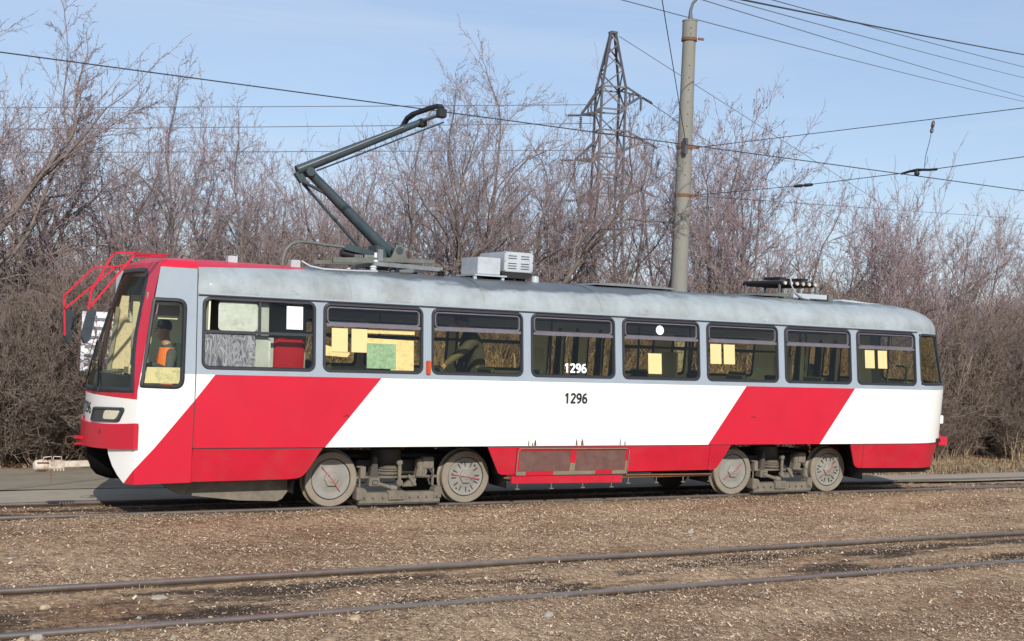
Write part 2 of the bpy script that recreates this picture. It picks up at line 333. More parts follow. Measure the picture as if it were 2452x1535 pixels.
M['straw'] = mat('dry_straw', (0.33, 0.25, 0.155), 0.85, 0.2, 3, isl=0.4, spec=0.2)
M['bark'] = mat('grey_brown_bark', (0.165, 0.132, 0.113), 0.9, 0.25, 5, bump=0.4, bscale=40, spec=0.2)
M['twig'] = mat('pinkish_twigs', (0.325, 0.243, 0.243), 0.85, 0.2, 1.3, spec=0.2)
M['twig2'] = mat('grey_twigs', (0.30, 0.235, 0.228), 0.85, 0.2, 1.3, spec=0.2)
M['brush'] = mat('brown_brush', (0.205, 0.16, 0.13), 0.9, 0.3, 1.6, spec=0.2)
M['brush_stem'] = mat('pale_brown_stems', (0.31, 0.245, 0.18), 0.9, 0.25, 2.5, spec=0.2)
M['seed'] = mat('brown_seed_clusters', (0.10, 0.065, 0.05), 0.9, 0.2, 4)
M['sign_white'] = mat('white_board', (0.72, 0.72, 0.76), 0.5, 0.04, 5)
M['sign_grey'] = mat('grey_print', (0.17, 0.17, 0.20), 0.6, 0.1, 12)

# ------------------------------------------------------------------ mesh helpers
DEFER = []
def px_of(p):
    d = Vector(p) - cam.matrix_world.translation; z = d.dot(_f); return (0.5 + 2911.94 / 2452.0 * d.dot(_r2) / z) * 1024
PLACES = [(-999, 'off the left edge'), (0, 'at the left edge'), (62, 'behind the mirrors'), (125, 'behind the cab'), (205, 'behind the first window'), (320, 'behind the second window'), (430, 'behind the third window'), (528, 'behind the fourth window'), (620, 'behind the fifth window'), (705, 'behind the sixth window'), (783, 'behind the seventh window'), (855, 'behind the eighth window'), (918, 'behind the tail'), (945, 'right of the tail'), (1024, 'off the right edge')]
def place(p):
    x = px_of(p); return [w for a, w in PLACES if a <= x][-1]
def defer(o, base, p): DEFER.append((o, base, px_of(p)))
def settle_labels():
    by = {}
    for o, b, x in DEFER: by.setdefault(b, []).append((x, o))
    for b, l in by.items():
        l.sort(key=lambda q: q[0])
        for i, (x, o) in enumerate(l):
            n = i + 1; o['label'] = b if len(l) == 1 else f"{b}, {n}{'th' if 10 < n % 100 < 14 else {1: 'st', 2: 'nd', 3: 'rd'}.get(n % 10, 'th')} from the left"
ORG = {}                                                   # object -> world origin of its thing
def link(o): COL.objects.link(o); return o

def tag(o, label=None, cat=None, group=None, kind=None):
    if label: o['label'] = label
    if cat: o['category'] = cat
    if group: o['group'] = group
    if kind: o['kind'] = kind
    return o

def thing(name, loc, label, cat, group=None):
    o = link(bpy.data.objects.new(name, None)); o.location = loc; o.empty_display_size = 0.2
    ORG[o] = Vector(loc)
    return tag(o, label, cat, group)

def basis(d, up=(0, 0, 1)):
    d = Vector(d).normalized(); up = Vector(up)
    if abs(d.dot(up)) > 0.98: up = Vector((1, 0, 0))
    s = d.cross(up).normalized(); return d, s, s.cross(d).normalized()

class MB:
    def __init__(self): self.v = []; self.f = []; self.mi = []
    def add(self, vs, fs, m=0):
        o = len(self.v); self.v += [tuple(p) for p in vs]
        self.f += [tuple(i + o for i in f) for f in fs]; self.mi += [m] * len(fs); return self
    def box(self, x0, x1, y0, y1, z0, z1, m=0):
        vs = [(x, y, z) for z in (z0, z1) for y in (y0, y1) for x in (x0, x1)]
        return self.add(vs, [(0, 2, 3, 1), (4, 5, 7, 6), (0, 1, 5, 4), (2, 6, 7, 3), (0, 4, 6, 2), (1, 3, 7, 5)], m)
    def beam(self, p, q, w, h, m=0, up=(0, 0, 1), w2=None, h2=None):
        p, q = Vector(p), Vector(q); d, s, u = basis(q - p, up); w2 = w if w2 is None else w2; h2 = h if h2 is None else h2
        vs = [c + s * (a * ww / 2) + u * (b * hh / 2) for c, ww, hh in ((p, w, h), (q, w2, h2)) for a, b in ((-1, -1), (1, -1), (1, 1), (-1, 1))]
        return self.add(vs, [(3, 2, 1, 0), (4, 5, 6, 7), (0, 1, 5, 4), (1, 2, 6, 5), (2, 3, 7, 6), (3, 0, 4, 7)], m)
    def tube(self, pts, r, n=8, m=0, closed=False):
        P = [Vector(p) for p in pts]; k = len(P); rs = r if isinstance(r, (list, tuple)) else [r] * k
        vs = []; prev = None
        for i in range(k):
            a = P[(i - 1) % k] if (i > 0 or closed) else P[i]; b = P[(i + 1) % k] if (i < k - 1 or closed) else P[i]
            d = (b - a).normalized()
            if prev is None: _, s, u = basis(d)
            else:
                s = (prev - d * prev.dot(d)).normalized(); u = s.cross(d).normalized()
            prev = s
            vs += [P[i] + (s * math.cos(t) + u * math.sin(t)) * rs[i] for t in [2 * math.pi * j / n for j in range(n)]]
        fs = []
        for i in range(k if closed else k - 1):
            i2 = (i + 1) % k
            for j in range(n): fs.append((i * n + j, i * n + (j + 1) % n, i2 * n + (j + 1) % n, i2 * n + j))
        if not closed: fs += [tuple(range(n))[::-1], tuple(range((k - 1) * n, k * n))]
        return self.add(vs, fs, m)
    def lathe(self, c, axis, prof, n=32, m=0, caps=True):
        """prof: list of (radius, height along axis)"""
        c = Vector(c); d, s, u = basis(axis, (0, 0, 1)); vs = []; fs = []
        for r, h in prof:
            vs += [c + d * h + (s * math.cos(2 * math.pi * j / n) + u * math.sin(2 * math.pi * j / n)) * r for j in range(n)]
        for i in range(len(prof) - 1):
            for j in range(n): fs.append((i * n + j, i * n + (j + 1) % n, (i + 1) * n + (j + 1) % n, (i + 1) * n + j))
        if caps: fs += [tuple(range(n))[::-1], tuple(range((len(prof) - 1) * n, len(prof) * n))]
        return self.add(vs, fs, m)
    def sheet(self, outer, holes, fn, m=0):
        loops = [outer] + list(holes); flat = [p for lp in loops for p in lp]
        tris = tessellate_polygon([[Vector((x, z, 0)) for x, z in lp] for lp in loops])
        return self.add([fn(x, z) for x, z in flat], [t for t in tris], m)
    def panel(self, poly, fn, thick=0.012, m=0):
        """flat plate with edge thickness: fn(x, z, d) with d measured outwards"""
        n = len(poly)
        tris = tessellate_polygon([[Vector((x, z, 0)) for x, z in poly]])
        vs = [fn(x, z, 0) for x, z in poly] + [fn(x, z, -thick) for x, z in poly]
        fs = list(tris) + [(i, (i + 1) % n, n + (i + 1) % n, n + i) for i in range(n)]
        return self.add(vs, fs, m)
    def ring(self, outer, inner, fn, d_out, d_in, back=0.0, m=0):
        """frame between two matching outlines: rises d_out at the middle, falls to d_in at the inner edge"""
        n = len(outer); mid = [((a[0] * .5 + b[0] * .5), (a[1] * .5 + b[1] * .5)) for a, b in zip(outer, inner)]
        L = [[fn(x, z, back) for x, z in outer], [fn(x, z, d_out) for x, z in [(a[0] * .8 + b[0] * .2, a[1] * .8 + b[1] * .2) for a, b in zip(outer, inner)]],
             [fn(x, z, d_out) for x, z in [(a[0] * .3 + b[0] * .7, a[1] * .3 + b[1] * .7) for a, b in zip(outer, inner)]], [fn(x, z, d_in) for x, z in inner]]
        vs = [p for lp in L for p in lp]; fs = []
        for k in range(3):
            for i in range(n): fs.append((k * n + i, k * n + (i + 1) % n, (k + 1) * n + (i + 1) % n, (k + 1) * n + i))
        return self.add(vs, fs, m)
    def build(self, name, mats, parent=None, smooth=None, bevel=0.0):
        org = Vector((0, 0, 0)); root = parent
        while root is not None and root.parent is not None: root = root.parent
        if root is not None: org = ORG.get(root, Vector((0, 0, 0)))
        me = bpy.data.meshes.new(name)
        me.from_pydata([tuple(Vector(p) - org) for p in self.v], [], self.f); me.validate(); 
        bm = bmesh.new(); bm.from_mesh(me); bmesh.ops.remove_doubles(bm, verts=bm.verts, dist=1e-5)
        bmesh.ops.recalc_face_normals(bm, faces=bm.faces)
        if bevel > 0:
            bmesh.ops.bevel(bm, geom=[e for e in bm.edges if len(e.link_faces) == 2 and e.calc_face_angle(0) > 0.6], offset=bevel, segments=2, affect='EDGES', clamp_overlap=True)
        bm.to_mesh(me); bm.free()
        if not isinstance(mats, (list, tuple)): mats = [mats]
        for m_ in mats: me.materials.append(M[m_] if isinstance(m_, str) else m_)
        if len(mats) > 1 and len(me.polygons) == len(self.mi): me.polygons.foreach_set('material_index', self.mi)
        o = link(bpy.data.objects.new(name, me))
        if smooth is not None:
            me.polygons.foreach_set('use_smooth', [True] * len(me.polygons)); me.set_sharp_from_angle(angle=R(smooth))
        if parent is not None: o.parent = parent
        elif smooth is None: pass
        return o

def np_mesh(name, V, F, mats, mi=None, smooth=False):
    V = np.asarray(V, np.float32); F = np.asarray(F, np.int32); k = F.shape[1]
    me = bpy.data.meshes.new(name)
    me.vertices.add(len(V)); me.vertices.foreach_set('co', V.ravel())
    me.loops.add(F.size); me.loops.foreach_set('vertex_index', F.ravel())
    me.polygons.add(len(F)); me.polygons.foreach_set('loop_start', np.arange(0, F.size, k, dtype=np.int32))
    try: me.polygons.foreach_set('loop_total', np.full(len(F), k, np.int32))
    except Exception: pass
    if mi is not None: me.polygons.foreach_set('material_index', np.asarray(mi, np.int32))
    if smooth: me.polygons.foreach_set('use_smooth', np.ones(len(F), bool))
    me.update(calc_edges=True)
    for m_ in mats: me.materials.append(M[m_])
    return me

def rr(x0, x1, z0, z1, r, n=5):
    pts = []
    for cx, cz, a0 in ((x1 - r, z0 + r, -90), (x1 - r, z1 - r, 0), (x0 + r, z1 - r, 90), (x0 + r, z0 + r, 180)):
        for i in range(n + 1):
            a = R(a0 + 90 * i / n); pts.append((cx + r * math.cos(a), cz + r * math.sin(a)))
    return pts

def inset(poly, d):
    """move a counter-clockwise outline inwards by d"""
    n = len(poly); out = []
    for i in range(n):
        a, b, c = Vector(poly[i - 1]), Vector(poly[i]), Vector(poly[(i + 1) % n])
        e1 = (b - a).normalized(); e2 = (c - b).normalized()
        n1 = Vector((-e1.y, e1.x)); n2 = Vector((-e2.y, e2.x)); k = (n1 + n2)
        k = k / max(0.3, k.dot(n1)) if k.length > 1e-6 else n1
        out.append((b.x + k.x * d, b.y + k.y * d))
    return out

def round_poly(poly, rad, n=4):
    out = []; m = len(poly)
    for i in range(m):
        a, b, c = Vector(poly[i - 1]), Vector(poly[i]), Vector(poly[(i + 1) % m]); r = rad[i] if isinstance(rad, (list, tuple)) else rad
        if r <= 0: out.append(tuple(b)); continue
        p = b + (a - b).normalized() * r; q = b + (c - b).normalized() * r
        for k in range(n + 1):
            t = k / n; w = p * (1 - t) ** 2 + b * 2 * t * (1 - t) + q * t * t; out.append((w.x, w.y))
    return out

def clip(poly, u, keep_ge):
    out = []; n = len(poly)
    for i in range(n):
        a, b = poly[i], poly[(i + 1) % n]
        ia = (a[0] >= u) if keep_ge else (a[0] <= u); ib = (b[0] >= u) if keep_ge else (b[0] <= u)
        if ia: out.append(a)
        if ia != ib:
            t = (u - a[0]) / (b[0] - a[0]); out.append((u, a[1] + t * (b[1] - a[1])))
    return out

# ================================================================== SETTING
def vnoise(x, y, seed=0):
    """cheap smooth value noise on numpy arrays"""
    def h(i, j):
        s = np.sin(i * 127.1 + j * 311.7 + seed * 74.7) * 43758.5453
        return s - np.floor(s)
    xi, yi = np.floor(x), np.floor(y); xf, yf = x - xi, y - yi
    u, v = xf * xf * (3 - 2 * xf), yf * yf * (3 - 2 * yf)
    return (h(xi, yi) * (1 - u) + h(xi + 1, yi) * u) * (1 - v) + (h(xi, yi + 1) * (1 - u) + h(xi + 1, yi + 1) * u) * v

def ground_z(X, Y):
    X, Y = np.asarray(X, float), np.asarray(Y, float)
    base = np.interp(Y, [-60, -6.5, -5.0, -4.8, -4.1, -3.4, -3.25, -2.5, 0.2, 0.50, 1.0, 1.9, 2.06, 2.2, 6.0, 8.0, 14, 60],
                     [-.10, -.05, -.034, -.058, -.044, -.062, -.024, -.02, -.025, -.045, -.085, -.15, -.16, -.16, -.15, -.06, 0.0, 0.05])
    n = (vnoise(X * 1.1, Y * 1.7, 1) - .5) * .022 + (vnoise(X * 3.7, Y * 4.3, 2) - .5) * .014 + (vnoise(X * 9, Y * 9, 3) - .5) * .009
    damp = np.where((Y > 2.0) & (Y < 6.2), 0.2, 1.0)
    return base + n * damp

xs = np.concatenate([[-900, -500, -250, -120, -60, -35, -22, -16], np.arange(-12, 26.01, .16), [29, 34, 42, 55, 75, 110, 170, 260, 450, 900]])
ys = np.concatenate([[-300, -150, -80, -45, -28, -18, -13], np.arange(-10, 2.4, .10), np.arange(2.5, 16, .4), [18, 22, 28, 36, 48, 65, 90, 130, 200, 320, 520, 900]])
gx, gy = np.meshgrid(xs, ys); gz = ground_z(gx, gy)
nx, ny = len(xs), len(ys)
ii = (np.arange(ny - 1)[:, None] * nx + np.arange(nx - 1)[None, :]).ravel()
GF = np.stack([ii, ii + 1, ii + nx + 1, ii + nx], 1)
g_o = link(bpy.data.objects.new('ground', np_mesh('ground', np.stack([gx.ravel(), gy.ravel(), gz.ravel()], 1), GF, ['ground'], smooth=True)))
tag(g_o, 'brown earth with dead leaves and wood chips', kind='structure')

def strip_sheet(name, matn, xs_, lo, hi, z, k=8, label=None):
    V = []; F = []
    for i, x in enumerate(xs_):
        a, b = lo(x), hi(x)
        for j in range(k + 1):
            t = j / k; V.append((x, a + (b - a) * t, z + 0.006 * math.sin(x * 1.3 + t * 5)))
    for i in range(len(xs_) - 1):
        for j in range(k): q = i * (k + 1) + j; F.append((q, q + k + 1, q + k + 2, q + 1))
    o = link(bpy.data.objects.new(name, np_mesh(name, V, F, [matn], smooth=True)))
    return tag(o, label, kind='structure')
rx = list(np.arange(-14, 40, .5))
rnd = random.Random(5)
jag = [rnd.uniform(-.05, .05) for _ in range(400)]
def J(x, k): i = int((x + 14) / .5) % 300; return jag[(i * 7 + k * 31) % 400]
strip_sheet('concrete_apron', 'apron', rx, lambda x: 2.09 - max(0, min(.22, (x - 9) * .05)) + J(x, 0) * .2, lambda x: 3.27 - max(0, min(.42, (x - 9) * .14)) + J(x, 1) * .6, -0.108, label='worn concrete strip along the far rail')
strip_sheet('asphalt_road', 'asphalt', [x for x in rx if x < 10.6], lambda x: 3.34 + J(x, 2) * .5, lambda x: 5.72 - max(0, (x - 4) * .34) + J(x, 3), -0.104, label='dusty grey asphalt road behind the tram')

# rails: head, web and foot profile
def rail(Yc, z, name, label):
    prof = [(-.075, -.15), (.075, -.15), (.075, -.135), (.012, -.115), (.012, -.045), (.036, -.035), (.036, -.006), (.028, 0), (-.028, 0), (-.036, -.006), (-.036, -.035), (-.012, -.045), (-.012, -.115), (-.075, -.135)]
    X = np.concatenate([[-120, -60, -30, -18], np.arange(-12, 26, .8), [30, 45, 80, 160]])
    t = thing(name, (0, Yc, z), label, 'rail', 'tramway rails')
    V = []; F = []; mi = []; n = len(prof)
    for k, x in enumerate(X):
        wob = 0.006 * math.sin(x * .9 + Yc) + 0.004 * math.sin(x * 2.1)
        V += [(x, a + wob, b) for a, b in prof]
    for k in range(len(X) - 1):
        for j in range(n):
            F.append((k * n + j, k * n + (j + 1) % n, (k + 1) * n + (j + 1) % n, (k + 1) * n + j)); mi.append(1 if j in (6, 7, 8) else 0)
    o = link(bpy.data.objects.new('rail_bar', np_mesh('rail_bar', V, F, ['rail', 'rail_head'], mi))); o.parent = t
rail(0.452, 0.0, 'tram_rail', 'near rail under the wheels of the tram')
rail(2.048, -0.085, 'tram_rail', 'far rail under the tram beside the concrete strip')
rail(-3.386, 0.0, 'tram_rail', 'farther rail of the empty track in front of the tram')
rail(-4.91, 0.0, 'tram_rail', 'nearest rail of the empty track at the bottom of the picture')

# loose litter: chips, dead leaves, twig bits
def litter(name, n, reg, size, mats, seed, label, tilt=0.25, mask=None, aspect=(1.6, 4.0)):
    g = np.random.default_rng(seed)
    X = g.uniform(reg[0], reg[1], n); Y = reg[2] + (reg[3] - reg[2]) * g.uniform(0, 1, n)
    keep = np.ones(n, bool)
    for ry in (0.452, -3.386, -4.91): keep &= np.abs(Y - ry) > 0.055
    if mask is not None: keep &= mask(X, Y, g)
    X, Y = X[keep], Y[keep]; n = len(X)
    L = size * np.exp(np.clip(g.normal(0, .45, n), -1, 1.15)); Wd = L / g.uniform(*aspect, n)
    a = g.uniform(0, 2 * np.pi, n); t1 = g.normal(0, tilt, n); t2 = g.normal(0, tilt, n)
    ux = np.stack([np.cos(a) * np.cos(t1), np.sin(a) * np.cos(t1), np.sin(t1)], 1) * L[:, None] / 2
    vx = np.stack([-np.sin(a) * np.cos(t2), np.cos(a) * np.cos(t2), np.sin(t2)], 1) * Wd[:, None] / 2
    c = np.stack([X, Y, ground_z(X, Y) + .004 + .5 * np.abs(np.sin(t1)) * L + g.uniform(0, .006, n)], 1)
    V = np.stack([c - ux - vx * .6, c + ux * .9 - vx, c + ux + vx * .5, c - ux * .8 + vx], 1).reshape(-1, 3)
    F = np.arange(4 * n).reshape(-1, 4)
    mi = g.choice(len(mats), n, p=[.68, .07, .25][:len(mats)] if len(mats) == 3 else None)
    o = link(bpy.data.objects.new(name, np_mesh(name, V, F, mats, mi)))
    return tag(o, label, 'litter', kind='stuff')
def thin_between(X, Y, g):
    inside = ((Y > -4.85) & (Y < -3.42)) | (Y > .5)
    patch = vnoise(X * .7, Y * 2.2, 9)
    out = np.maximum(np.maximum(X - (14.5 + 1.25 * Y), (-5.2 + .12 * Y) - X), 0)
    near = np.where(X > 14, 1, np.clip(1 - out / 3.0, .22, 1))
    pr_ = np.where(inside, np.clip((patch - .25) * 2.2, .14, .9), .35 + .65 * np.clip(vnoise(X * .55, Y * 1.9, 4) * 1.9 - .4, 0, 1))
    return g.uniform(0, 1, len(X)) < pr_ * near
CH = ['chip', 'chip_pale', 'chip_dark']
litter('leaf_litter', 840000, (-10, 15, -9.2, 0.40), 0.0155, CH, 3, 'dead leaves and wood chips strewn over the earth', mask=thin_between)
litter('leaf_litter', 40000, (12, 30, -6, 0.40), 0.034, CH, 4, 'dead leaves and chips farther along the tracks', mask=thin_between)
litter('leaf_litter', 26000, (-8, 26, 0.52, 2.0), 0.022, CH, 6, 'chips and dirt lying between the rails of the tram', mask=thin_between)
litter('leaf_litter', 9000, (-8, 1, 6.0, 8.5), 0.05, ['chip_dark', 'brush', 'chip_dark'], 7, 'dead leaves under the shrubs at the road edge')

# stones that can be told apart
def stone_mesh(seed, m_):
    g = random.Random(seed); bm = bmesh.new(); bmesh.ops.create_icosphere(bm, subdivisions=2, radius=1)
    ax = (g.uniform(.8, 1.2), g.uniform(.6, .9), g.uniform(.38, .6))
    for v in bm.verts:
        k = 1 + .22 * math.sin(v.co.x * 3.1 + seed) * math.cos(v.co.y * 2.7 + seed * 2) + g.uniform(-.06, .06)
        v.co = Vector((v.co.x * ax[0] * k, v.co.y * ax[1] * k, v.co.z * ax[2] * k))
    me = bpy.data.meshes.new('stone'); bm.to_mesh(me); bm.free(); me.materials.append(M[m_]); return me
SM = [stone_mesh(i, 'stone' if i % 3 else 'stone_tan') for i in range(7)]
def stone(x, y, s, k, rot, label=None):
    o = link(bpy.data.objects.new('stone', SM[k])); z = float(ground_z(np.array([x]), np.array([y]))[0])
    o.location = (x, y, z + s * .22); o.scale = (s, s, s); o.rotation_euler = (0, 0, rot)
    where = 'in front of the nearest rail' if y < -4.9 else 'between the rails of the empty track' if y < -3.4 else 'on the earth between the two tracks'
    tag(o, label or 'small stone', 'stone', 'stones on the ground')
    if not label: defer(o, f"{'tiny' if s < .02 else 'small'} {'tan' if k % 3 == 0 else 'pale'} stone {where}", (x, y, 0))
stone(-4.12, -5.02, .055, 1, .4, 'pale round stone at the bottom left corner below the nearest rail')
stone(-4.22, -4.99, .035, 0, 1.2, 'small tan stone beside the pale stone in the bottom left corner')
stone(-3.05, -3.98, .055, 2, .2, 'flat pale stone between the rails of the empty track, right of the red-brown one')
stone(-3.95, -4.05, .055, 3, 1.0, 'flat reddish tan stone between the rails at the far left')
stone(-1.76, -5.18, .05, 6, .5, 'tan stone just in front of the nearest rail, left of centre')
stone(-0.2, -5.55, .06, 4, .2, 'grey flat stone on the litter below the nearest rail')
stone(3.6, -2.35, .055, 5, .8, 'white stone on the litter between the two tracks, right of centre')
stone(4.2, -5.9, .04, 2, .3, 'white flat stone on the litter at the lower right')
rs = random.Random(21)
for k in range(46):
    x = rs.uniform(-5, 6); y = rs.choice([rs.uniform(-4.75, -3.5), rs.uniform(-6.3, -5.05), rs.uniform(-5.6, -3.4), rs.uniform(-3.2, 0)])
    stone(x, y, rs.uniform(.012, .028), rs.randrange(7), rs.uniform(0, 6))

# dry grass along the road edge and by the rails
def grass(name, spots, seed, label, hgt=(.12, .35), per=14, spread=.10, w=.004, lean=.8):
    g = np.random.default_rng(seed); V = []; F = []
    for (x, y) in spots:
        z = float(ground_z(np.array([x]), np.array([y]))[0])
        for b in range(per):
            a = g.uniform(0, 6.283); r = g.uniform(0, spread); bx, by = x + r * math.cos(a), y + r * math.sin(a)
            h = g.uniform(*hgt); ln = g.uniform(.1, lean) * h; da = g.uniform(0, 6.283); px, py = -math.sin(da) * w, math.cos(da) * w
            o = len(V); t = Vector((bx + math.cos(da) * ln * .35, by + math.sin(da) * ln * .35, z + h * .6)); e = Vector((bx + math.cos(da) * ln, by + math.sin(da) * ln, z + h * (1 - .45 * ln / h)))
            V += [(bx - px, by - py, z - .01), (bx + px, by + py, z - .01), (t.x + px * .7, t.y + py * .7, t.z), (t.x - px * .7, t.y - py * .7, t.z), (e.x + px * .2, e.y + py * .2, e.z), (e.x - px * .2, e.y - py * .2, e.z)]
            F += [(o, o + 1, o + 2, o + 3), (o + 3, o + 2, o + 4, o + 5)]
    ob = link(bpy.data.objects.new(name, np_mesh(name, V, F, ['straw'])))
    return tag(ob, label, 'grass', kind='stuff')
g2 = np.random.default_rng(8)
sp = [(g2.uniform(9, 30), 2.95 + abs(g2.normal(0, 1.0)) + g2.uniform(0, .5)) for _ in range(1500)]
sp = [s for s in sp if s[1] > 3.0]
grass('dry_grass', sp, 1, 'flattened straw coloured grass along the far edge of the apron', (.04, .16), 12, .14, .006, 2.2)
sp = [(g2.uniform(-7, 4), 5.95 + abs(g2.normal(0, .5))) for _ in range(260)]
grass('dry_grass', sp, 2, 'thin dry grass along the left road edge', (.06, .25), 8, .10, .004, 1.2)
sp = [(g2.uniform(-5, 8), g2.choice([-3.46, -3.30, -4.82, -5.0, .36]) + g2.normal(0, .03)) for _ in range(240)]
grass('dry_grass', sp, 3, 'short withered grass along the rails', (.02, .06), 7, .05, .0022, 1.4)

# ================================================================== THE TRAM
TRAM = thing('tram', (4.15, 1.25, 0.0), 'red, white and grey tram numbered 1296 standing on the far track', 'tram')
U0, UR = -2.52, 9.75
def ip(z, tab): return float(np.interp(z, [t[0] for t in tab], [t[1] for t in tab]))
XC = [(0, -2.86), (1.4, -2.867), (1.53, -2.86), (2.0, -2.755), (2.318, -2.655), (2.888, -2.42), (3.05, -2.35)]
XS = [(0, -2.52), (1.36, -2.523), (1.446, -2.522), (2.514, -2.379), (2.9, -2.30), (3.05, -2.25)]
RA = [(.35, 1.20), (.70, 1.30), (1.67, 1.42), (2.60, 1.18)]
def sy(z): return max(0.0, 0.1 * (z - 1.6))
def Fx(Y, z):
    c = ip(z, XC); return c + (ip(z, XS) - c) * ((Y - 1.25) / (1.25 - sy(z))) ** 2
def FM(Y, z, d=0.0): return (Fx(Y, z) - d, Y, z)
def S(x, z, d=0.0): return (x, sy(z) - d, z)
def P(u, z, d=0.0):
    if u < U0: return FM(U0 - u, z, d)
    if u <= UR: return S(u, z, d)
    ph = (u - UR) / 1.3; a, b = ip(z, RA), 1.25 - sy(z)
    return (UR + (a + d) * math.sin(ph), 1.25 - (b + d) * math.cos(ph), z)
def PF(u, z, d=0.0):
    x, y, zz = P(u, z, d); return (x, 2.5 - y, zz)
def SK(u, z, d=0.0): return P(u, z, d - 0.012 - 0.05 * max(0, .785 - z) / .4)   # skirts stand in a little and lean inwards
UE = UR + 1.3 * math.pi                                                              # all the way round the tail

def upanel(name, poly, matn, fn=P, parent=TRAM, thick=.014, bevel=0):
    mb = MB(); us = [p[0] for p in poly]; lo, hi = min(us), max(us)
    cuts = [lo]
    def cutrange(a, b, st):
        x = a
        while x < b - 1e-6:
            x = min(b, x + st); cuts.append(x)
    if lo < U0: cutrange(lo, min(U0, hi), .06)
    if hi > U0 and lo < UR: cutrange(max(lo, U0), min(hi, UR), 99)
    if hi > UR: cutrange(max(lo, UR), hi, .07)
    for a, b in zip(cuts[:-1], cuts[1:]):
        q = clip(clip(poly, a, True), b, False); q2 = []
        for p in q:
            if not q2 or (abs(p[0] - q2[-1][0]) + abs(p[1] - q2[-1][1])) > 1e-6: q2.append(p)
        if len(q2) > 2 and (abs(q2[0][0] - q2[-1][0]) + abs(q2[0][1] - q2[-1][1])) < 1e-6: q2.pop()
        if len(q2) < 3: continue
        n = len(q2); tris = tessellate_polygon([[Vector((x, z, 0)) for x, z in q2]])
        vs = [fn(x, z, 0) for x, z in q2] + [fn(x, z, -thick) for x, z in q2]; fs = list(tris)
        for i in range(n):
            (x0, z0), (x1, z1) = q2[i], q2[(i + 1) % n]
            if abs(x0 - x1) < 1e-6 and ((abs(x0 - a) < 1e-6 and a > lo + 1e-6) or (abs(x0 - b) < 1e-6 and b < hi - 1e-6)): continue
            fs.append((i, (i + 1) % n, n + (i + 1) % n, n + i))
        mb.add(vs, fs)
    return mb.build(name, matn, parent, smooth=30)

ZB, ZL, ZG = 1.665, 0.800, 2.600
JX = -1.865
def prism(pts, y0, y1):
    n_ = len(pts); return ([(x, y0, z) for x, z in pts] + [(x, y1, z) for x, z in pts], [tuple(range(n_))[::-1], tuple(range(n_, 2 * n_))] + [(i, (i + 1) % n_, n_ + (i + 1) % n_, n_ + i) for i in range(n_)])
def densify(path, st=.05):
    out = []
    for i in range(len(path)):
        p, q = path[i], path[(i + 1) % len(path)]; m_ = max(1, int(math.hypot(q[0] - p[0], q[1] - p[1]) / st))
        out += [(p[0] + (q[0] - p[0]) * j / m_, p[1] + (q[1] - p[1]) * j / m_) for j in range(m_)]
    return out
# --- lower side panels, partition of red and white paint
upanel('side_panel', [(JX + .004, ZL), (-.241, ZL), (.466, ZB), (-1.637, ZB), (JX + .004, 1.365)], 'red')
upanel('side_panel', [(JX + .004, 1.365), (-1.637, ZB), (JX + .004, ZB)], 'white')
upanel('side_panel', [(-.241, ZL), (5.606, ZL), (6.274, ZB), (.466, ZB)], 'white')
upanel('side_panel', [(5.606, ZL), (7.738, ZL), (8.426, ZB), (6.274, ZB)], 'red')
upanel('side_panel', [(7.738, ZL), (UE, ZL), (UE, ZB), (8.426, ZB)], 'white')
# --- cab lower body, wrapped round the nose
upanel('cab_panel', [(U0 - 2.5, ZL), (-2.308, ZL), (JX - .004, 1.355), (JX - .004, 1.36), (U0 - 2.5, 1.36)], 'white')
upanel('cab_panel', [(-2.308, ZL), (JX - .004, ZL), (JX - .004, 1.355)], 'red')
# --- skirts
SKZ = 0.785
upanel('front_skirt', [(-2.308, ZL), (U0 - .52, ZL), (U0 - .47, .68), (U0 - .38, .56), (U0 - .27, .46), (U0 - .16, .383)], 'white', thick=.02)
upanel('front_skirt', [(-2.308, ZL), (U0 - .16, .383), (JX - .006, .398), (JX - .006, ZL)], 'red', thick=.02)
upanel('front_skirt', [(JX + .004, SKZ), (JX + .004, .398), (-.66, .408), (-.55, .42), (-.49, .45), (-.455, .49), (-.27, SKZ)], 'skirt_red', SK, thick=.02)
upanel('middle_skirt', [(2.015, SKZ), (2.195, .46), (2.215, .43), (2.26, .412), (2.455, .41), (2.455, SKZ)], 'skirt_red', SK, thick=.02)
upanel('middle_skirt', [(4.262, SKZ), (4.262, .425), (5.655, .428), (5.655, SKZ)], 'skirt_red', SK, thick=.02)
upanel('middle_skirt', [(5.663, SKZ), (5.663, .424), (5.76, .426), (5.81, .45), (5.84, .48), (6.035, SKZ)], 'skirt_red', SK, thick=.02)
upanel('rear_skirt', [(8.383, SKZ), (8.50, .49), (8.53, .445), (8.585, .416), (8.66, .412), (8.66, SKZ)], 'skirt_red', SK, thick=.02)
upanel('rear_skirt', [(8.668, SKZ), (8.668, .412), (UR + .7, .385), (UE - .7, .37), (UE, .37), (UE, SKZ)], 'skirt_red', SK, thick=.02)
# dark strip paints the shadow line in the gap above the skirts and body edge rail
for a, b in ((JX + .01, -.27), (2.02, 6.03), (8.39, UR)): MB().box(a, b, .012, .03, .783, .803).build('skirt_shadow_line', 'seam', TRAM)

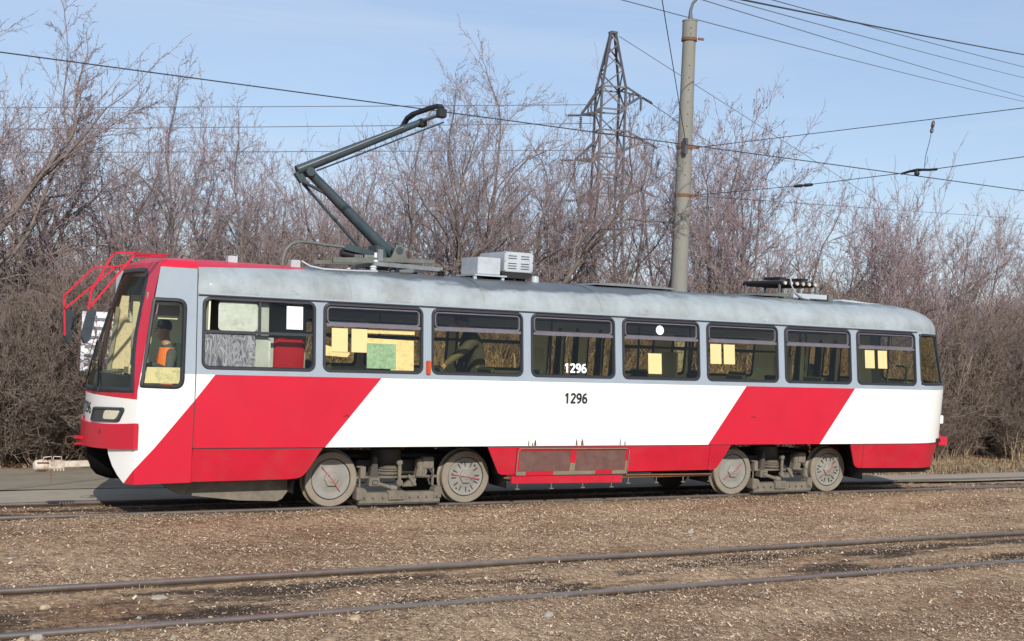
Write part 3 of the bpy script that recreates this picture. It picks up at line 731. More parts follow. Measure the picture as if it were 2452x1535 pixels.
# --- window band with rounded openings
WIN = [(-1.792, -.415)] + [(-.302 + 1.4655 * k, 1.028 + 1.4655 * k) for k in range(7)]
WIN[-1] = (8.485, 9.752)
WZ0, WZ1 = 1.735, 2.573
holes = [rr(a, b, WZ0, WZ1, .085) for a, b in WIN]
mb = MB(); outer = [(JX + .004, ZB), (9.75, ZB), (9.75, ZG), (JX + .004, ZG)]
mb.sheet(outer, [h[::-1] for h in holes], lambda x, z: S(x, z))
for h in holes:
    n = len(h); mb.add([S(x, z) for x, z in h] + [S(x, z, -.05) for x, z in h], [(i, (i + 1) % n, n + (i + 1) % n, n + i) for i in range(n)])
band = mb.build('window_band', 'band', TRAM)
mb = MB(); mb.sheet(outer, [h[::-1] for h in holes], lambda x, z: S(x, z, -.05)); mb.build('inner_lining', 'interior', TRAM)

def cells(ub, zb, holes_, fn, usub=None, zsub=None):
    """wall made of cells, leaving rectangular openings"""
    mb_ = MB(); U = sorted(set([round(v, 4) for v in ub] + [round(v, 4) for h in holes_ for v in h[:2]])); Zs = sorted(set([round(v, 4) for v in zb] + [round(v, 4) for h in holes_ for v in h[2:]]))
    for a, b in zip(U[:-1], U[1:]):
        for c, d in zip(Zs[:-1], Zs[1:]):
            mu, mz = (a + b) / 2, (c + d) / 2
            if any(h[0] < mu < h[1] and h[2] < mz < h[3] for h in holes_): continue
            mb_.add([fn(a, c), fn(b, c), fn(b, d), fn(a, d)], [(0, 1, 2, 3)])
    return mb_

# --- tail: grey band with corner and rear windows
def U(ph): return UR + 1.3 * ph
REAR_W = [(U(.085), U(.80), WZ0 + .01, WZ1 - .005), (U(.98), U(math.pi - .98), WZ0 + .01, WZ1 - .005), (U(math.pi - .80), U(math.pi - .085), WZ0 + .01, WZ1 - .005)]
ub = [UR + 1.3 * math.pi * k / 48 for k in range(49)]
cells(ub, [ZB, ZG], REAR_W, lambda u, z: P(u, z)).build('tail_band', 'band', TRAM, smooth=40)
for k, (a, b, c, d) in enumerate(REAR_W):
    path = rr(a, b, c, d, .10); dense = []
    for i in range(len(path)):
        p, q = path[i], path[(i + 1) % len(path)]; m_ = max(1, int(abs(q[0] - p[0]) / .08))
        dense += [(p[0] + (q[0] - p[0]) * j / m_, p[1] + (q[1] - p[1]) * j / m_) for j in range(m_)]
    mb = MB(); o_, i_ = dense, inset(dense, .035); mb.ring(inset(dense, -.012), i_, P, .008, -.02)
    w = mb.build('tail_window', 'rubber', TRAM, smooth=50)
    g_ = MB(); n_ = 14
    for j in range(n_):
        u0, u1 = a + (b - a) * j / n_, a + (b - a) * (j + 1) / n_
        g_.add([P(u0, c, -.014), P(u1, c, -.014), P(u1, d, -.014), P(u0, d, -.014)], [(0, 1, 2, 3)])
    g_.build('pane', 'tail_pane', w, smooth=60)

# --- far side: walls, windows, folding doors, all seen through the glass
FW = [(-.30, 1.03), (1.17, 2.48), (2.63, 3.80), (5.56, 6.24), (6.62, 6.90), (7.03, 8.36)]
FH = [(a, b, WZ0, 2.37) for a, b in FW]
DOOR1 = [(-1.62, -1.46), (-1.30, -1.14), (-.98, -.82), (-.66, -.50)]
DOOR2 = [(4.24, 4.38), (4.53, 4.70), (4.97, 5.13), (5.26, 5.42)]
DOOR3 = [(9.14, 9.31), (9.60, 9.79), (9.93, 10.09), (10.26, 10.46)]
DH = [(a, b, 1.02, 2.30) for a, b in DOOR1 + DOOR2 + DOOR3]
ubf = [-2.50, JX, 0, 3.9, 5.46, 8.9, 9.4, UR] + [UR + .1 * k for k in range(1, 13)]
FB = [-2.40, -1.75, 3.98, 5.46, 8.95] 
cells([-2.2] + [u for u in ubf if u > -2.2 and u < 10.9], [.80, 1.2, ZB, 2.37, ZG], FH + DH, lambda u, z: PF(u, z, -.03)).build('far_side_wall', 'interior', TRAM, smooth=40)
cells([-2.2] + [u for u in ubf if u > -2.2 and u < 10.9], [.80, ZB, ZG], FH + DH, lambda u, z: PF(u, z)).build('far_side_skin', 'band', TRAM, smooth=40)
for (a, b) in FW:
    g_ = MB(); g_.add([PF(a, WZ0, -.015), PF(b, WZ0, -.015), PF(b, 2.37, -.015), PF(a, 2.37, -.015)], [(0, 1, 2, 3)])
    fr = MB(); fr.ring(rr(a - .015, b + .015, WZ0 - .015, 2.385, .07), rr(a + .03, b - .03, WZ0 + .03, 2.34, .05), lambda x, z, d=0: (x, PF(x, z)[1] - .035 - d, z), .006, -.004)
    fr.beam((a + .02, PF(a, 2.17)[1] - .06, 2.165), (b - .02, PF(b, 2.17)[1] - .06, 2.165), .03, .055)
    w = fr.build('far_window', 'rail_green', TRAM); g_.build('pane', 'far_pane', w)
for nm, D_ in (('front', DOOR1), ('middle', DOOR2), ('rear', DOOR3)):
    for (a, b) in D_:
        g_ = MB(); g_.add([PF(a, 1.02, -.012), PF(b, 1.02, -.012), PF(b, 2.30, -.012), PF(a, 2.30, -.012)], [(0, 1, 2, 3)])
        fr = MB(); path = rr(a - .012, b + .012, 1.0, 2.32, .075); fr.ring(path, inset(path, .022), lambda x, z, d=0: (x, PF(x, z, -.03)[1] - .004 - d, z), .02, 0)
        # door leaf edges, dark
        fr.beam((b + .05, PF(b + .05, 1.7, -.03)[1] - .02, .9), (b + .05, PF(b + .05, 2.2, -.03)[1] - .02, 2.42), .05, .035, up=(0, 1, 0))
        w = fr.build('door_leaf', 'black', TRAM); g_.build('pane', 'far_pane', w)
# floor, ceiling, partitions, handrails, fascia
MB().box(-2.4, 10.0, .1, 2.4, .86, .93).build('floor', 'interior_dark', TRAM); MB().box(10.0, 10.6, .7, 1.8, .86, .93).build('floor', 'interior_dark', TRAM)
mb = MB()
mb.add([(-1.7, .14, 2.56), (9.9, .14, 2.56), (9.9, .34, 2.74), (-1.7, .34, 2.74), (-1.7, 2.16, 2.74), (9.9, 2.16, 2.74), (9.9, 2.37, 2.42), (-1.7, 2.37, 2.42)], [(0, 1, 2, 3), (3, 2, 5, 4), (4, 5, 6, 7)])
mb.build('ceiling', 'ceiling', TRAM)
MB().box(-1.72, -1.70, .12, 2.38, .93, 2.74).build('cab_partition', 'interior', TRAM)
for xx, y0, y1 in ((1.22, 1.55, 2.36), (6.42, 2.0, 2.36), (8.75, 1.9, 2.36), (3.86, 1.9, 2.36)):
    MB().box(xx, xx + .03, y0, y1, .93, 2.10).build('partition', 'interior', TRAM)
mb = MB()
for y in (2.20,):
    mb.tube([(-.6, y, 2.17), (3.8, y, 2.17)], .017); mb.tube([(5.5, y, 2.17), (8.9, y, 2.17)], .017)
for y in (.55, 1.95): mb.tube([(-.8, y, 2.52), (9.6, y, 2.52)], .016)
mb.build('handrail', 'rail_green', TRAM, smooth=60)
for x, y in ((-.4, 1.9), (1.15, 1.85), (2.55, 1.9), (3.9, 1.75), (4.85, 1.25), (5.5, 1.75), (6.6, 1.9), (8.0, .7), (8.8, 1.75), (10.2, 1.1)):
    MB().tube([(x, y, .93), (x, y, 2.7)], .017, 8).build('grab_pole', 'rail_green', TRAM, smooth=60)
mb = MB(); mb.tube([(9.9, .45, 2.02), (10.3, .72, 2.02), (10.55, 1.25, 2.02)], .017); mb.tube([(10.15, .62, 2.02), (10.3, .78, 1.5)], .015); mb.build('tail_handrail', 'rail_green', TRAM, smooth=60)
def seat(x, y, matn='seat_green'):
    mb_ = MB(); q = [(0, .0), (.42, .02), (.44, .05), (.08, .07), (-.04, .52), (-.09, .50)]
    vs = [(x + a, y + s, 1.30 + b) for s in (-.2, .2) for a, b in q]; n_ = len(q)
    mb_.add(vs, [tuple(range(n_)), tuple(range(n_, 2 * n_))[::-1]] + [(i, (i + 1) % n_, n_ + (i + 1) % n_, n_ + i) for i in range(n_)])
    mb_.tube([(x + .2, y, .93), (x + .2, y, 1.31)], .03); mb_.build('seat', matn, TRAM)
for x in (-.1, .65, 1.45, 2.2, 2.95, 5.7, 6.45, 7.2, 8.0): seat(x, .42)
for x in (.3, 1.5, 2.7, 5.8, 7.0, 7.8): seat(x, 2.08)

# --- side windows: rubber, sash, opening vent
def sidewin(a, b, k):
    path = rr(a - .012, b + .012, WZ0 - .012, WZ1 + .012, .095)
    mb_ = MB(); mb_.ring(path, inset(path, .045), S, .012, -.022)
    w_ = mb_.build('window', 'rubber', TRAM, smooth=50)
    i = rr(a + .028, b - .028, WZ0 + .028, WZ1 - .028, .06)
    if k > 0:
        zb_ = 2.325
        ip_ = [p for p in i]
        g1 = MB(); g1.sheet([(x, min(z, zb_)) for x, z in i], [], lambda x, z: S(x, z, -.02)); g1.build('pane', 'pane', w_)
        g2_ = MB(); g2_.sheet([(x, max(z, zb_)) for x, z in i], [], lambda x, z: S(x, z, -.016)); g2_.build('vent_pane', 'vent_pane', w_)
        s_ = MB(); vo = rr(a + .035, b - .035, zb_ + .0, WZ1 - .032, .055); s_.ring(vo, inset(vo, .026), S, .004, -.014, back=-.02)
        s_.add([S(a + .03, zb_ - .032, .008), S(b - .03, zb_ - .032, .008), S(b - .03, zb_ + .006, .008), S(a + .03, zb_ + .006, .008),
                S(a + .03, zb_ - .032, -.02), S(b - .03, zb_ - .032, -.02), S(b - .03, zb_ + .006, -.02), S(a + .03, zb_ + .006, -.02)],
               [(0, 1, 2, 3), (4, 5, 1, 0), (3, 2, 6, 7)])
        s_.build('vent_sash', 'sash', w_, smooth=50)
    return w_
WO = [sidewin(a, b, k) for k, (a, b) in enumerate(WIN)]
def plate(name, pts, matn, parent, d=-.026, fn=S):
    mb_ = MB(); n_ = len(pts); mb_.add([fn(x, z, d) for x, z in pts] + [fn(x, z, d - .002) for x, z in pts], [tuple(range(n_)), tuple(range(n_, 2 * n_))[::-1]] + [(i, (i + 1) % n_, n_ + (i + 1) % n_, n_ + i) for i in range(n_)])
    return mb_.build(name, matn, parent)
def rect(a, b, c, d): return [(a, c), (b, c), (b, d), (a, d)]
# notices stuck behind the panes
plate('notice', rect(-.19, .02, 1.98, 2.275), 'paper', WO[1]); plate('notice', rect(.07, .28, 1.98, 2.275), 'paper', WO[1])
plate('notice', rect(.275, .67, 1.785, 2.10), 'map_green', WO[1])['label'] = 'green city map sheet'
plate('notice_board', rect(.285, .93, 2.225, 2.285), 'board', WO[1], -.035); plate('notice_board', [(.60, 1.765), (.92, 1.765), (.92, 2.15), (.285, 2.165), (.285, 2.05), (.60, 2.05)], 'board', WO[1], -.036)
plate('notice_board', [(-.27, 1.93), (.02, 1.915), (.06, 1.97), (-.27, 2.06)], 'board', WO[1], -.036)
plate('notice', rect(4.54, 4.77, 1.81, 2.10), 'paper', WO[4])
plate('sticker', [(4.74 + .068 * math.cos(t), 2.435 + .066 * math.sin(t)) for t in [2 * math.pi * k / 24 for k in range(24)]], 'paper_white', WO[4], -.012)
plate('notice', rect(5.64, 5.84, 1.98, 2.27), 'paper', WO[5]); plate('notice', rect(5.885, 6.09, 1.98, 2.27), 'paper', WO[5])
plate('notice', rect(8.68, 8.88, 1.99, 2.285), 'paper', WO[7]); plate('notice', rect(8.955, 9.15, 1.99, 2.285), 'paper', WO[7])
plate('sticker', [(6.52 + .06 * math.cos(t), 1.90 + .06 * math.sin(t)) for t in [2 * math.pi * k / 20 for k in range(20)]], 'rail_green', WO[5])
# first window: cabinet wall, sliding light, pane with painted ripple reflections, red seat
w0 = WO[0]; a, b = WIN[0]
i = rr(a + .028, b - .028, WZ0 + .028, WZ1 - .028, .06)
mb = MB(); mb.sheet([(max(x, -1.16), min(z, 2.17)) for x, z in i], [], lambda x, z: S(x, z, -.02)); mb.build('pane', 'cab_pane', w0)
mb = MB(); mb.sheet([(min(x, -1.16), min(z, 2.17)) for x, z in i], [], lambda x, z: S(x, z, -.022)); mb.build('rippled_pane', 'ripple', w0)
mb = MB(); mb.sheet([(max(x, -1.60), max(z, 2.17)) for x, z in i], [], lambda x, z: S(x, z, -.03)); mb.build('sliding_pane', 'cab_pane', w0)
mb = MB(); mb.add([S(x, z, d) for d in (.004, -.03) for x, z in rect(a + .03, b - .03, 2.155, 2.19)], [(0, 1, 2, 3), (0, 1, 5, 4), (3, 2, 6, 7), (4, 5, 6, 7)])
mb.add([S(x, z, d) for d in (.002, -.03) for x, z in rect(-1.125, -1.095, 2.18, 2.545)], [(0, 1, 2, 3), (0, 3, 7, 4), (1, 2, 6, 5), (4, 5, 6, 7)])
mb.build('window_bar', 'rubber', w0)
plate('panel_sheet', round_poly(rect(-1.60, -1.125, 2.19, 2.53), .05), 'cabinet_white', w0, -.05)
plate('panel_sheet', rect(-1.13, -.97, 1.75, 2.54), 'cabinet', w0, -.10)
plate('notice', rect(-.77, -.565, 2.235, 2.515), 'paper_white', w0)
MB().box(-1.16, -.86, .30, .34, .95, 2.12).build('cab_cabinet', 'cabinet', TRAM)
MB().box(-.98, -.94, .16, .50, 1.2, 2.1).build('cab_cabinet', 'cabinet_white', TRAM)
MB().box(-1.70, -.2, 1.05, 1.07, .95, 2.7).build('partition', 'interior_dark', TRAM)
sb = MB(); q = rr(-.86, -.46, 1.55, 2.12, .10)
sb.add([(x, .30 + .10 * (2.1 - z) * .4 - .045 * math.cos((x + .66) * 5.5), z) for x, z in q] + [(x, .42, z) for x, z in q], [tuple(range(len(q)))[::-1], tuple(range(len(q), 2 * len(q)))] + [(i, (i + 1) % len(q), len(q) + (i + 1) % len(q), len(q) + i) for i in range(len(q))])
sb.build('conductor_seat', 'seat_red', TRAM, smooth=40, bevel=.02)

# --- gutter and roof
mb = MB(); mb.add([S(x, z, d) for x in (JX + .01, 9.80) for z, d in ((2.586, -.002), (2.592, .016), (2.606, .020), (2.618, .010))], [(0, 1, 5, 4), (1, 2, 6, 5), (2, 3, 7, 6)], 0)
mb.build('gutter_shadow_line', 'seam', TRAM)  # dark strip: black gutter line with the shadow under the lip painted in
mb = MB(); mb.add([S(x, z, d) for x in (JX + .01, 9.80) for z, d in ((2.604, .0), (2.607, .022), (2.624, .020), (2.632, -.02))], [(0, 1, 5, 4), (1, 2, 6, 5), (2, 3, 7, 6)]); mb.build('gutter_lip', 'band', TRAM)
NE = 2.4
def prof(th): 
    c, s = math.cos(th), math.sin(th); return (abs(c) ** (2 / NE)) * (1 if c >= 0 else -1), abs(s) ** (2 / NE)
NT = 40; TH = [math.pi * k / NT for k in range(NT + 1)]
mb = MB(); XR = [JX + .004 + (UR - JX) * k / 40 for k in range(41)]; XR[-1] = UR
vs = []
for x in XR:
    for t in TH: c, s = prof(t); vs.append((x, 1.25 - 1.15 * c, ZG + .46 * s + .004 * math.sin(x * 2.9) * s))
fs = [(i * (NT + 1) + j, i * (NT + 1) + j + 1, (i + 1) * (NT + 1) + j + 1, (i + 1) * (NT + 1) + j) for i in range(40) for j in range(NT)]
mb.add(vs, fs)
vs = []; NP = 36; T2 = TH[:NT // 2 + 1]
for k in range(NP + 1):
    ph = math.pi * k / NP
    for t in T2: c, s = prof(t); vs.append((UR + 1.18 * c * math.sin(ph), 1.25 - 1.15 * c * math.cos(ph), ZG + .46 * s))
h_ = NT // 2 + 1
mb.add(vs, [(i * h_ + j, i * h_ + j + 1, (i + 1) * h_ + j + 1, (i + 1) * h_ + j) for i in range(NP) for j in range(h_ - 1)])
roof = mb.build('roof', 'roof', TRAM, smooth=60)
# welded roof ribs / seams
for x in (.05, 1.92, 3.75, 5.25, 7.15, 8.9):
    mb = MB(); pts = []
    for t in TH[1:-1]: c, s = prof(t); pts.append((x, 1.25 - 1.152 * c, ZG + .4615 * s))
    mb.tube(pts, .0045, 4); mb.build('roof_seam', 'roof', TRAM, smooth=60)

# --- cab upper side with driver's window
CW = round_poly([(-2.497, 1.505), (-2.005, 1.492), (-1.99, 2.535), (-2.372, 2.535)], [.03, .11, .11, .035], 5)
def xl(z): return -2.497 + (z - 1.505) / (2.535 - 1.505) * .125
ZC = 2.905
mb = MB()
mb.sheet([(JX - .004, 1.36), (JX - .004, ZB), (-1.9985, ZB)] + [p for p in CW[::-1] if p[1] < ZB and p[0] > -2.3] + [p for p in CW[::-1] if p[1] < ZB and p[0] <= -2.3] + [(xl(ZB), ZB), (ip(ZB, XS), ZB), (ip(1.446, XS), 1.446), (ip(1.36, XS), 1.36)], [], lambda x, z: S(x, z))
mb.build('cab_side', 'white', TRAM)
mb = MB()
upl = [p for p in CW if p[1] >= ZB]
mb.sheet([(ip(ZB, XS), ZB), (xl(ZB), ZB)] + [p for p in CW[::-1] if p[1] >= ZB and p[0] < -2.2] + [p for p in CW[::-1] if p[1] >= ZB and p[0] >= -2.2] + [(-1.9985, ZB), (JX - .004, ZB), (JX - .004, ZC), (ip(ZC, XS), ZC)], [], lambda x, z: S(x, z))
mb.build('cab_side', 'band', TRAM)
mb = MB(); mb.ring(inset(CW, -.010), inset(CW, .042), S, .012, -.024); wc = mb.build('cab_window', 'rubber', TRAM, smooth=50)
mb = MB(); mb.sheet(inset(CW, .03), [], lambda x, z: S(x, z, -.02)); mb.build('pane', 'cab_pane', wc)
plate('oilcloth', [(-2.445, 1.55), (-2.06, 1.55), (-2.045, 1.575), (-2.04, 1.735), (-2.42, 1.735)], 'floral', wc, -.03)
# far side of the cab
cells([-2.4, JX], [.8, 1.36, ZC], [(-2.30, -2.0, 1.55, 2.5)], lambda u, z: PF(u, z)).build('cab_far_side', 'band', TRAM)
# --- cab roof and brow
def zr(Y): 
    y = Y if Y <= 1.25 else 2.5 - Y
    return ip(y, [(.13, 2.905), (.15, 2.945), (.20, 2.985), (.29, 3.015), (.45, 3.03), (1.25, 3.05)])
YS = [.1305, .15, .175, .20, .245, .29, .36, .45, .65, .85, 1.05, 1.25]; YS = YS + [2.5 - y for y in YS[-2::-1]]
mb = MB(); vs = []; rows = 0
for kind in range(7):
    for Y in YS:
        x0 = Fx(Y, 2.90)
        if kind == 0: vs.append((x0, Y, 2.9))
        elif kind == 1: vs.append((x0 + .008, Y, min(2.93, zr(Y))))
        elif kind == 2: vs.append((x0 + .03, Y, min(2.965, zr(Y))))
        elif kind == 3: vs.append((x0 + .075, Y, min(2.995, zr(Y))))
        elif kind == 4: vs.append((x0 + .16, Y, zr(Y) - .012 if zr(Y) > 3.01 else zr(Y)))
        elif kind == 5: vs.append((x0 + .30, Y, zr(Y)))
        else: vs.append((JX - .002, Y, zr(Y)))
n_ = len(YS); mb.add(vs, [(r * n_ + j, r * n_ + j + 1, (r + 1) * n_ + j + 1, (r + 1) * n_ + j) for r in range(6) for j in range(n_ - 1)])
mb.build('cab_roof', 'red', TRAM, smooth=50)
# end frame where the taller cab meets the rounded roof
mb = MB(); pl = [(y, zr(y)) for y in YS]; mb.add([(JX, y, z) for y, z in pl] + [(JX, 2.4, 2.5), (JX, .1, 2.5)], [tuple(range(len(pl) + 2))]); mb.build('cab_end_frame', 'band', TRAM)
mb = MB(); mb.tube([S(JX, .80, .002), S(JX, 1.2, .002), S(JX, 1.66, .002), S(JX, 2.2, .002), S(JX, 2.6, .002), S(JX, 2.905, .002), (JX, .29, 3.017)], .006, 5); mb.build('cab_joint', 'seam', TRAM)

# --- windscreen
WT = [(.028, 1.46), (.034, 1.56), (.056, 1.83), (.072, 2.07), (.080, 2.34), (.096, 2.58), (.120, 2.76), (.145, 2.845), (.175, 2.878), (.22, 2.892), (.30, 2.896), (.5, 2.897)]
def TY(t, z): return sy(z) + t * (2.5 - 2 * sy(z))
def wt(t): t = t if t <= .5 else 1 - t; return ip(t, WT)
def wb(t): return 1.445 - .05 * (1 - (2 * t - 1) ** 2)
TS = [0, .014, .028] + [p[0] for p in WT[1:]] + [.36, .43]; TS = sorted(set(TS + [1 - t for t in TS]))
mb = MB(); NR = 7
for t0, t1 in zip(TS[:-1], TS[1:]):
    tm = (t0 + t1) / 2
    segs = []
    if .028 <= tm <= .972: segs = [((1.36, 1.36), (wb(t0), wb(t1))), ((wt(t0), wt(t1)), (2.9, 2.9))]
    else: segs = [((1.36, 1.36), (2.9, 2.9))]
    for (a0, a1), (b0, b1) in segs:
        k_ = NR if b0 - a0 > .3 or b1 - a1 > .3 else 2
        for r in range(k_):
            z00, z10 = a0 + (b0 - a0) * r / k_, a1 + (b1 - a1) * r / k_; z01, z11 = a0 + (b0 - a0) * (r + 1) / k_, a1 + (b1 - a1) * (r + 1) / k_
            mb.add([FM(TY(t0, z00), z00), FM(TY(t1, z10), z10), FM(TY(t1, z11), z11), FM(TY(t0, z01), z01)], [(0, 1, 2, 3)])
mb.build('front_mask', 'red', TRAM, smooth=45)
outl = [(t, wb(t)) for t in [.03, .06, .1, .2, .3, .4, .5, .6, .7, .8, .9, .94, .97]] + [(1 - p[0], p[1]) for p in WT[:-1]] + [p for p in WT[::-1]]
outl2 = [(TY(t, z), z) for t, z in outl]
mb = MB(); mb.ring(inset(outl2, -.008), inset(outl2, .060), FM, .012, -.016); ws = mb.build('windscreen', 'rubber', TRAM, smooth=50)
mb = MB(); TG = [.03 + .94 * k / 40 for k in range(41)]
for t0, t1 in zip(TG[:-1], TG[1:]):
    for r in range(8):
        f0, f1 = r / 8, (r + 1) / 8
        q = [(t0, wb(t0) + (wt(t0) - wb(t0)) * f0), (t1, wb(t1) + (wt(t1) - wb(t1)) * f0), (t1, wb(t1) + (wt(t1) - wb(t1)) * f1), (t0, wb(t0) + (wt(t0) - wb(t0)) * f1)]
        mb.add([FM(TY(t, z), z, -.010) for t, z in q], [(0, 1, 2, 3)])
mb.build('pane', 'windscreen', ws, smooth=60)
mb = MB()
for t0, t1 in zip(TG[:-1], TG[1:]):
    mb.add([FM(TY(t, z), z, -.03) for t, z in ((t0, wb(t0)), (t1, wb(t1)), (t1, 1.615), (t0, 1.65))], [(0, 1, 2, 3)])
mb.build('dark_lower_panel', 'rubber', ws, smooth=60)
# wipers
mb = MB()
for y0, y1 in ((.75, 1.15), (1.7, 1.25)): mb.beam(FM(y0, 1.40, .02), FM(y1, 2.0, .03), .014, .014); mb.beam(FM(y1 - .02, 1.75, .025), FM(y1 + .03, 2.4, .03), .02, .01)
mb.build('wiper', 'black', ws)
# --- cab interior
mb = MB(); mb.box(-2.50, -2.30, .22, 2.28, .95, 1.60); mb.box(-2.70, -2.50, .75, 1.75, .95, 1.60); mb.box(-2.52, -2.40, .5, .9, 1.60, 1.70); mb.build('dashboard', 'interior_dark', TRAM)
MB().box(-2.52, -2.36, .35, 1.0, 1.602, 1.625).build('dash_shelf', 'board', TRAM)
MB().lathe((-2.50, .55, 1.625), (0, 0, 1), [(.032, 0), (.04, .11)], 16).build('cup', 'board', TRAM, smooth=40)
MB().lathe((-2.48, .32, 1.72), (0.3, -.3, 1), [(.0, -.04), (.05, -.03), (.06, .02), (.03, .06), (0, .07)], 14, caps=False).build('trinket', 'rail_green', TRAM, smooth=60)
MB().lathe((-2.44, .25, 1.83), (0, 0, 1), [(.0, -.04), (.035, -.02), (.04, .02), (.0, .045)], 12, caps=False).build('trinket', 'toy_red', TRAM, smooth=60)
mb = MB(); mb.lathe((-2.44, .27, 1.98), (0.1, 0, 1), [(.0, -.08), (.025, -.05), (.03, .04), (.0, .08)], 10, caps=False); mb.build('trinket', 'toy_yellow', TRAM, smooth=60)
mb = MB(); mb.lathe((-2.50, .40, 2.03), (0, 0, 1), [(.0, -.12), (.05, -.08), (.045, .0), (.055, .06), (0, .1)], 10, caps=False); mb.build('trinket', 'cabinet', TRAM, smooth=60)
mb = MB(); mb.box(-2.42, -2.40, .22, .52, 2.18, 2.60); mb.build('sun_visor', 'curtain', TRAM)
mb = MB(); mb.box(-2.34, -2.0, .40, .42, 2.33, 2.46); mb.build('sun_visor', 'curtain', TRAM); MB().box(-2.34, -2.02, .395, .405, 2.295, 2.335).build('visor_edge', 'board', TRAM)
MB().box(-2.33, -1.72, 1.5, 1.53, .95, 2.5).build('cab_wall', 'interior', TRAM)
MB().beam((-2.655, 1.16, 1.64), (-2.575, 1.16, 2.42), .03, .045).build('centre_post', 'interior_dark', TRAM)
mb = MB(); mb.add(*prism([(-2.62, 1.66), (-2.40, 1.66), (-2.38, 2.22), (-2.45, 2.27), (-2.44, 2.56), (-2.525, 2.56), (-2.575, 2.295)], 1.20, 1.22)); mb.build('cab_screen', 'board', TRAM)
mb = MB(); mb.box(-1.98, -1.86, .65, 1.15, 1.35, 2.0); mb.box(-2.3, -1.86, .65, 1.15, 1.28, 1.38); mb.build('driver_seat', 'seat_green', TRAM, bevel=.03)
MB().box(-2.24, JX, .2, 2.3, 2.84, 2.88).build('cab_ceiling', 'interior', TRAM)

# --- front: bumper, headlights, number, hook
def BM(Y, z, d=0): return FM(Y, z, d)
mb = MB(); NB = 30; vs = []
for k in range(NB + 1):
    Y = -.045 + 2.59 * k / NB; Yc = min(max(Y, 0), 2.5); dz = -.075 * (1 - (2 * k / NB - 1) ** 2); d = .045
    x = Fx(Yc, 1.0) - d + (.0 if 0 < Y < 2.5 else .015)
    vs += [(x + .05, Y, .802 + dz), (x, Y, .802 + dz), (x, Y, 1.092 + dz), (x + .05, Y, 1.092 + dz)]
mb.add(vs, [(i * 4 + j, i * 4 + (j + 1) % 4, (i + 1) * 4 + (j + 1) % 4, (i + 1) * 4 + j) for i in range(NB) for j in range(4)] + [(0, 1, 2, 3), tuple(range(NB * 4, NB * 4 + 4))])
bump = mb.build('front_bumper', 'red', TRAM, smooth=40)
mb = MB()
for cx, cz, r_ in ((0, .0, .02), (-.012, .022, .012), (.012, .022, .012)):
    mb.add([(Fx(.62, 1) - .0475 - .0, .62 + cx + r_ * math.cos(t), .93 + cz + r_ * math.sin(t)) for t in [k * 2 * math.pi / 8 for k in range(8)]], [tuple(range(8))])
mb.build('blue_mark', 'blue', bump)
for sgn in (0, 1):
    def HM(Y, z, d=0): 
        x, y, z = FM(Y, z, d); return (x, y if sgn == 0 else 2.5 - y, z)
    hz = lambda Y: -.06 * Y
    base = [(.31, 1.085), (1.02, 1.035), (.90, 1.19), (.24, 1.222)]
    path = round_poly([(.29, 1.09), (.98, 1.045), (.90, 1.20), (.19, 1.242)], [.02, .02, .03, .05], 4)
    pd = densify(path); mb = MB(); mb.ring(inset(pd, -.015), inset(pd, .02), HM, .020, .002); hl = mb.build('headlight', 'lamp_dark', TRAM, smooth=40)
    lp = round_poly([(.34, 1.105), (.62, 1.088), (.58, 1.195), (.27, 1.212)], [.03, .05, .05, .03], 4)
    flip = (lambda q: q) if sgn == 0 else (lambda q: (q[0], 2.5 - q[1], q[2]))
    upanel('lamp_bowl', [(U0 - y, z) for y, z in path], 'lamp_dark', lambda u, z, d: flip(P(u, z, d + .004)), hl)
    upanel('lens', [(U0 - y, z) for y, z in lp], 'lens', lambda u, z, d: flip(P(u, z, d + .014)), hl)

def arc(cx, cz, rx, rz, a0, a1, n=12): return [(cx + rx * math.cos(R(a0 + (a1 - a0) * k / n)), cz + rz * math.sin(R(a0 + (a1 - a0) * k / n))) for k in range(n + 1)]
GLYPH = {'1': [[(.10, .72), (.30, .93)], [(.32, .0), (.32, 1.0)]],
         '2': [arc(.30, .72, .21, .21, 170, -35) + [(.10, .09)], [(.02, .08), (.58, .08)]],
         '9': [arc(.30, .69, .21, .235, 0, 360, 20), [(.51, .69), (.50, .45), (.44, .24), (.34, .13), (.22, .09), (.12, .13)]],
         '6': [arc(.30, .31, .21, .235, 0, 360, 20), [(.09, .31), (.10, .55), (.16, .76), (.26, .87), (.38, .91), (.48, .87)]]}
def text_mesh(s, height, width, fn, name, matn, parent, w=.20):
    """bold condensed digits built as flat strokes, 1.5 mm of paint film"""
    mb_ = MB(); adv = .66; tot = adv * len(s) - .06; ht = 1.0
    for i_, ch in enumerate(s):
        for li, st in enumerate(GLYPH[ch]):
            P2 = [Vector((p[0] + i_ * adv, p[1])) for p in st]; L_, R_ = [], []
            closed = (P2[0] - P2[-1]).length < 1e-4
            for k in range(len(P2)):
                a_ = P2[k - 1] if k > 0 else (P2[-2] if closed else P2[0]); c_ = P2[k + 1] if k < len(P2) - 1 else (P2[1] if closed else P2[-1])
                d_ = (c_ - a_).normalized(); nn = Vector((-d_.y, d_.x)) * w / 2; L_.append(P2[k] + nn); R_.append(P2[k] - nn)
            f3 = lambda q: fn(q.x / tot * width, min(max(q.y, 0), 1) * height)
            lift = Vector((0, -.0004 * li, 0)) if abs(Vector(fn(0, 0)).y - Vector(fn(.1, 0)).y) < .01 else Vector((-.0004 * li, 0, 0))
            vs = [Vector(f3(q)) + lift for q in L_] + [Vector(f3(q)) + lift for q in R_]; n_ = len(P2)
            mb_.add(vs, [(k, k + 1, n_ + k + 1, n_ + k) for k in range(n_ - 1)])
    return mb_.build(name, matn, parent)
text_mesh('1296', .143, .365, lambda a, b: S(3.148 + a, 1.377 + b, .0025), 'fleet_number', 'black_num', TRAM)
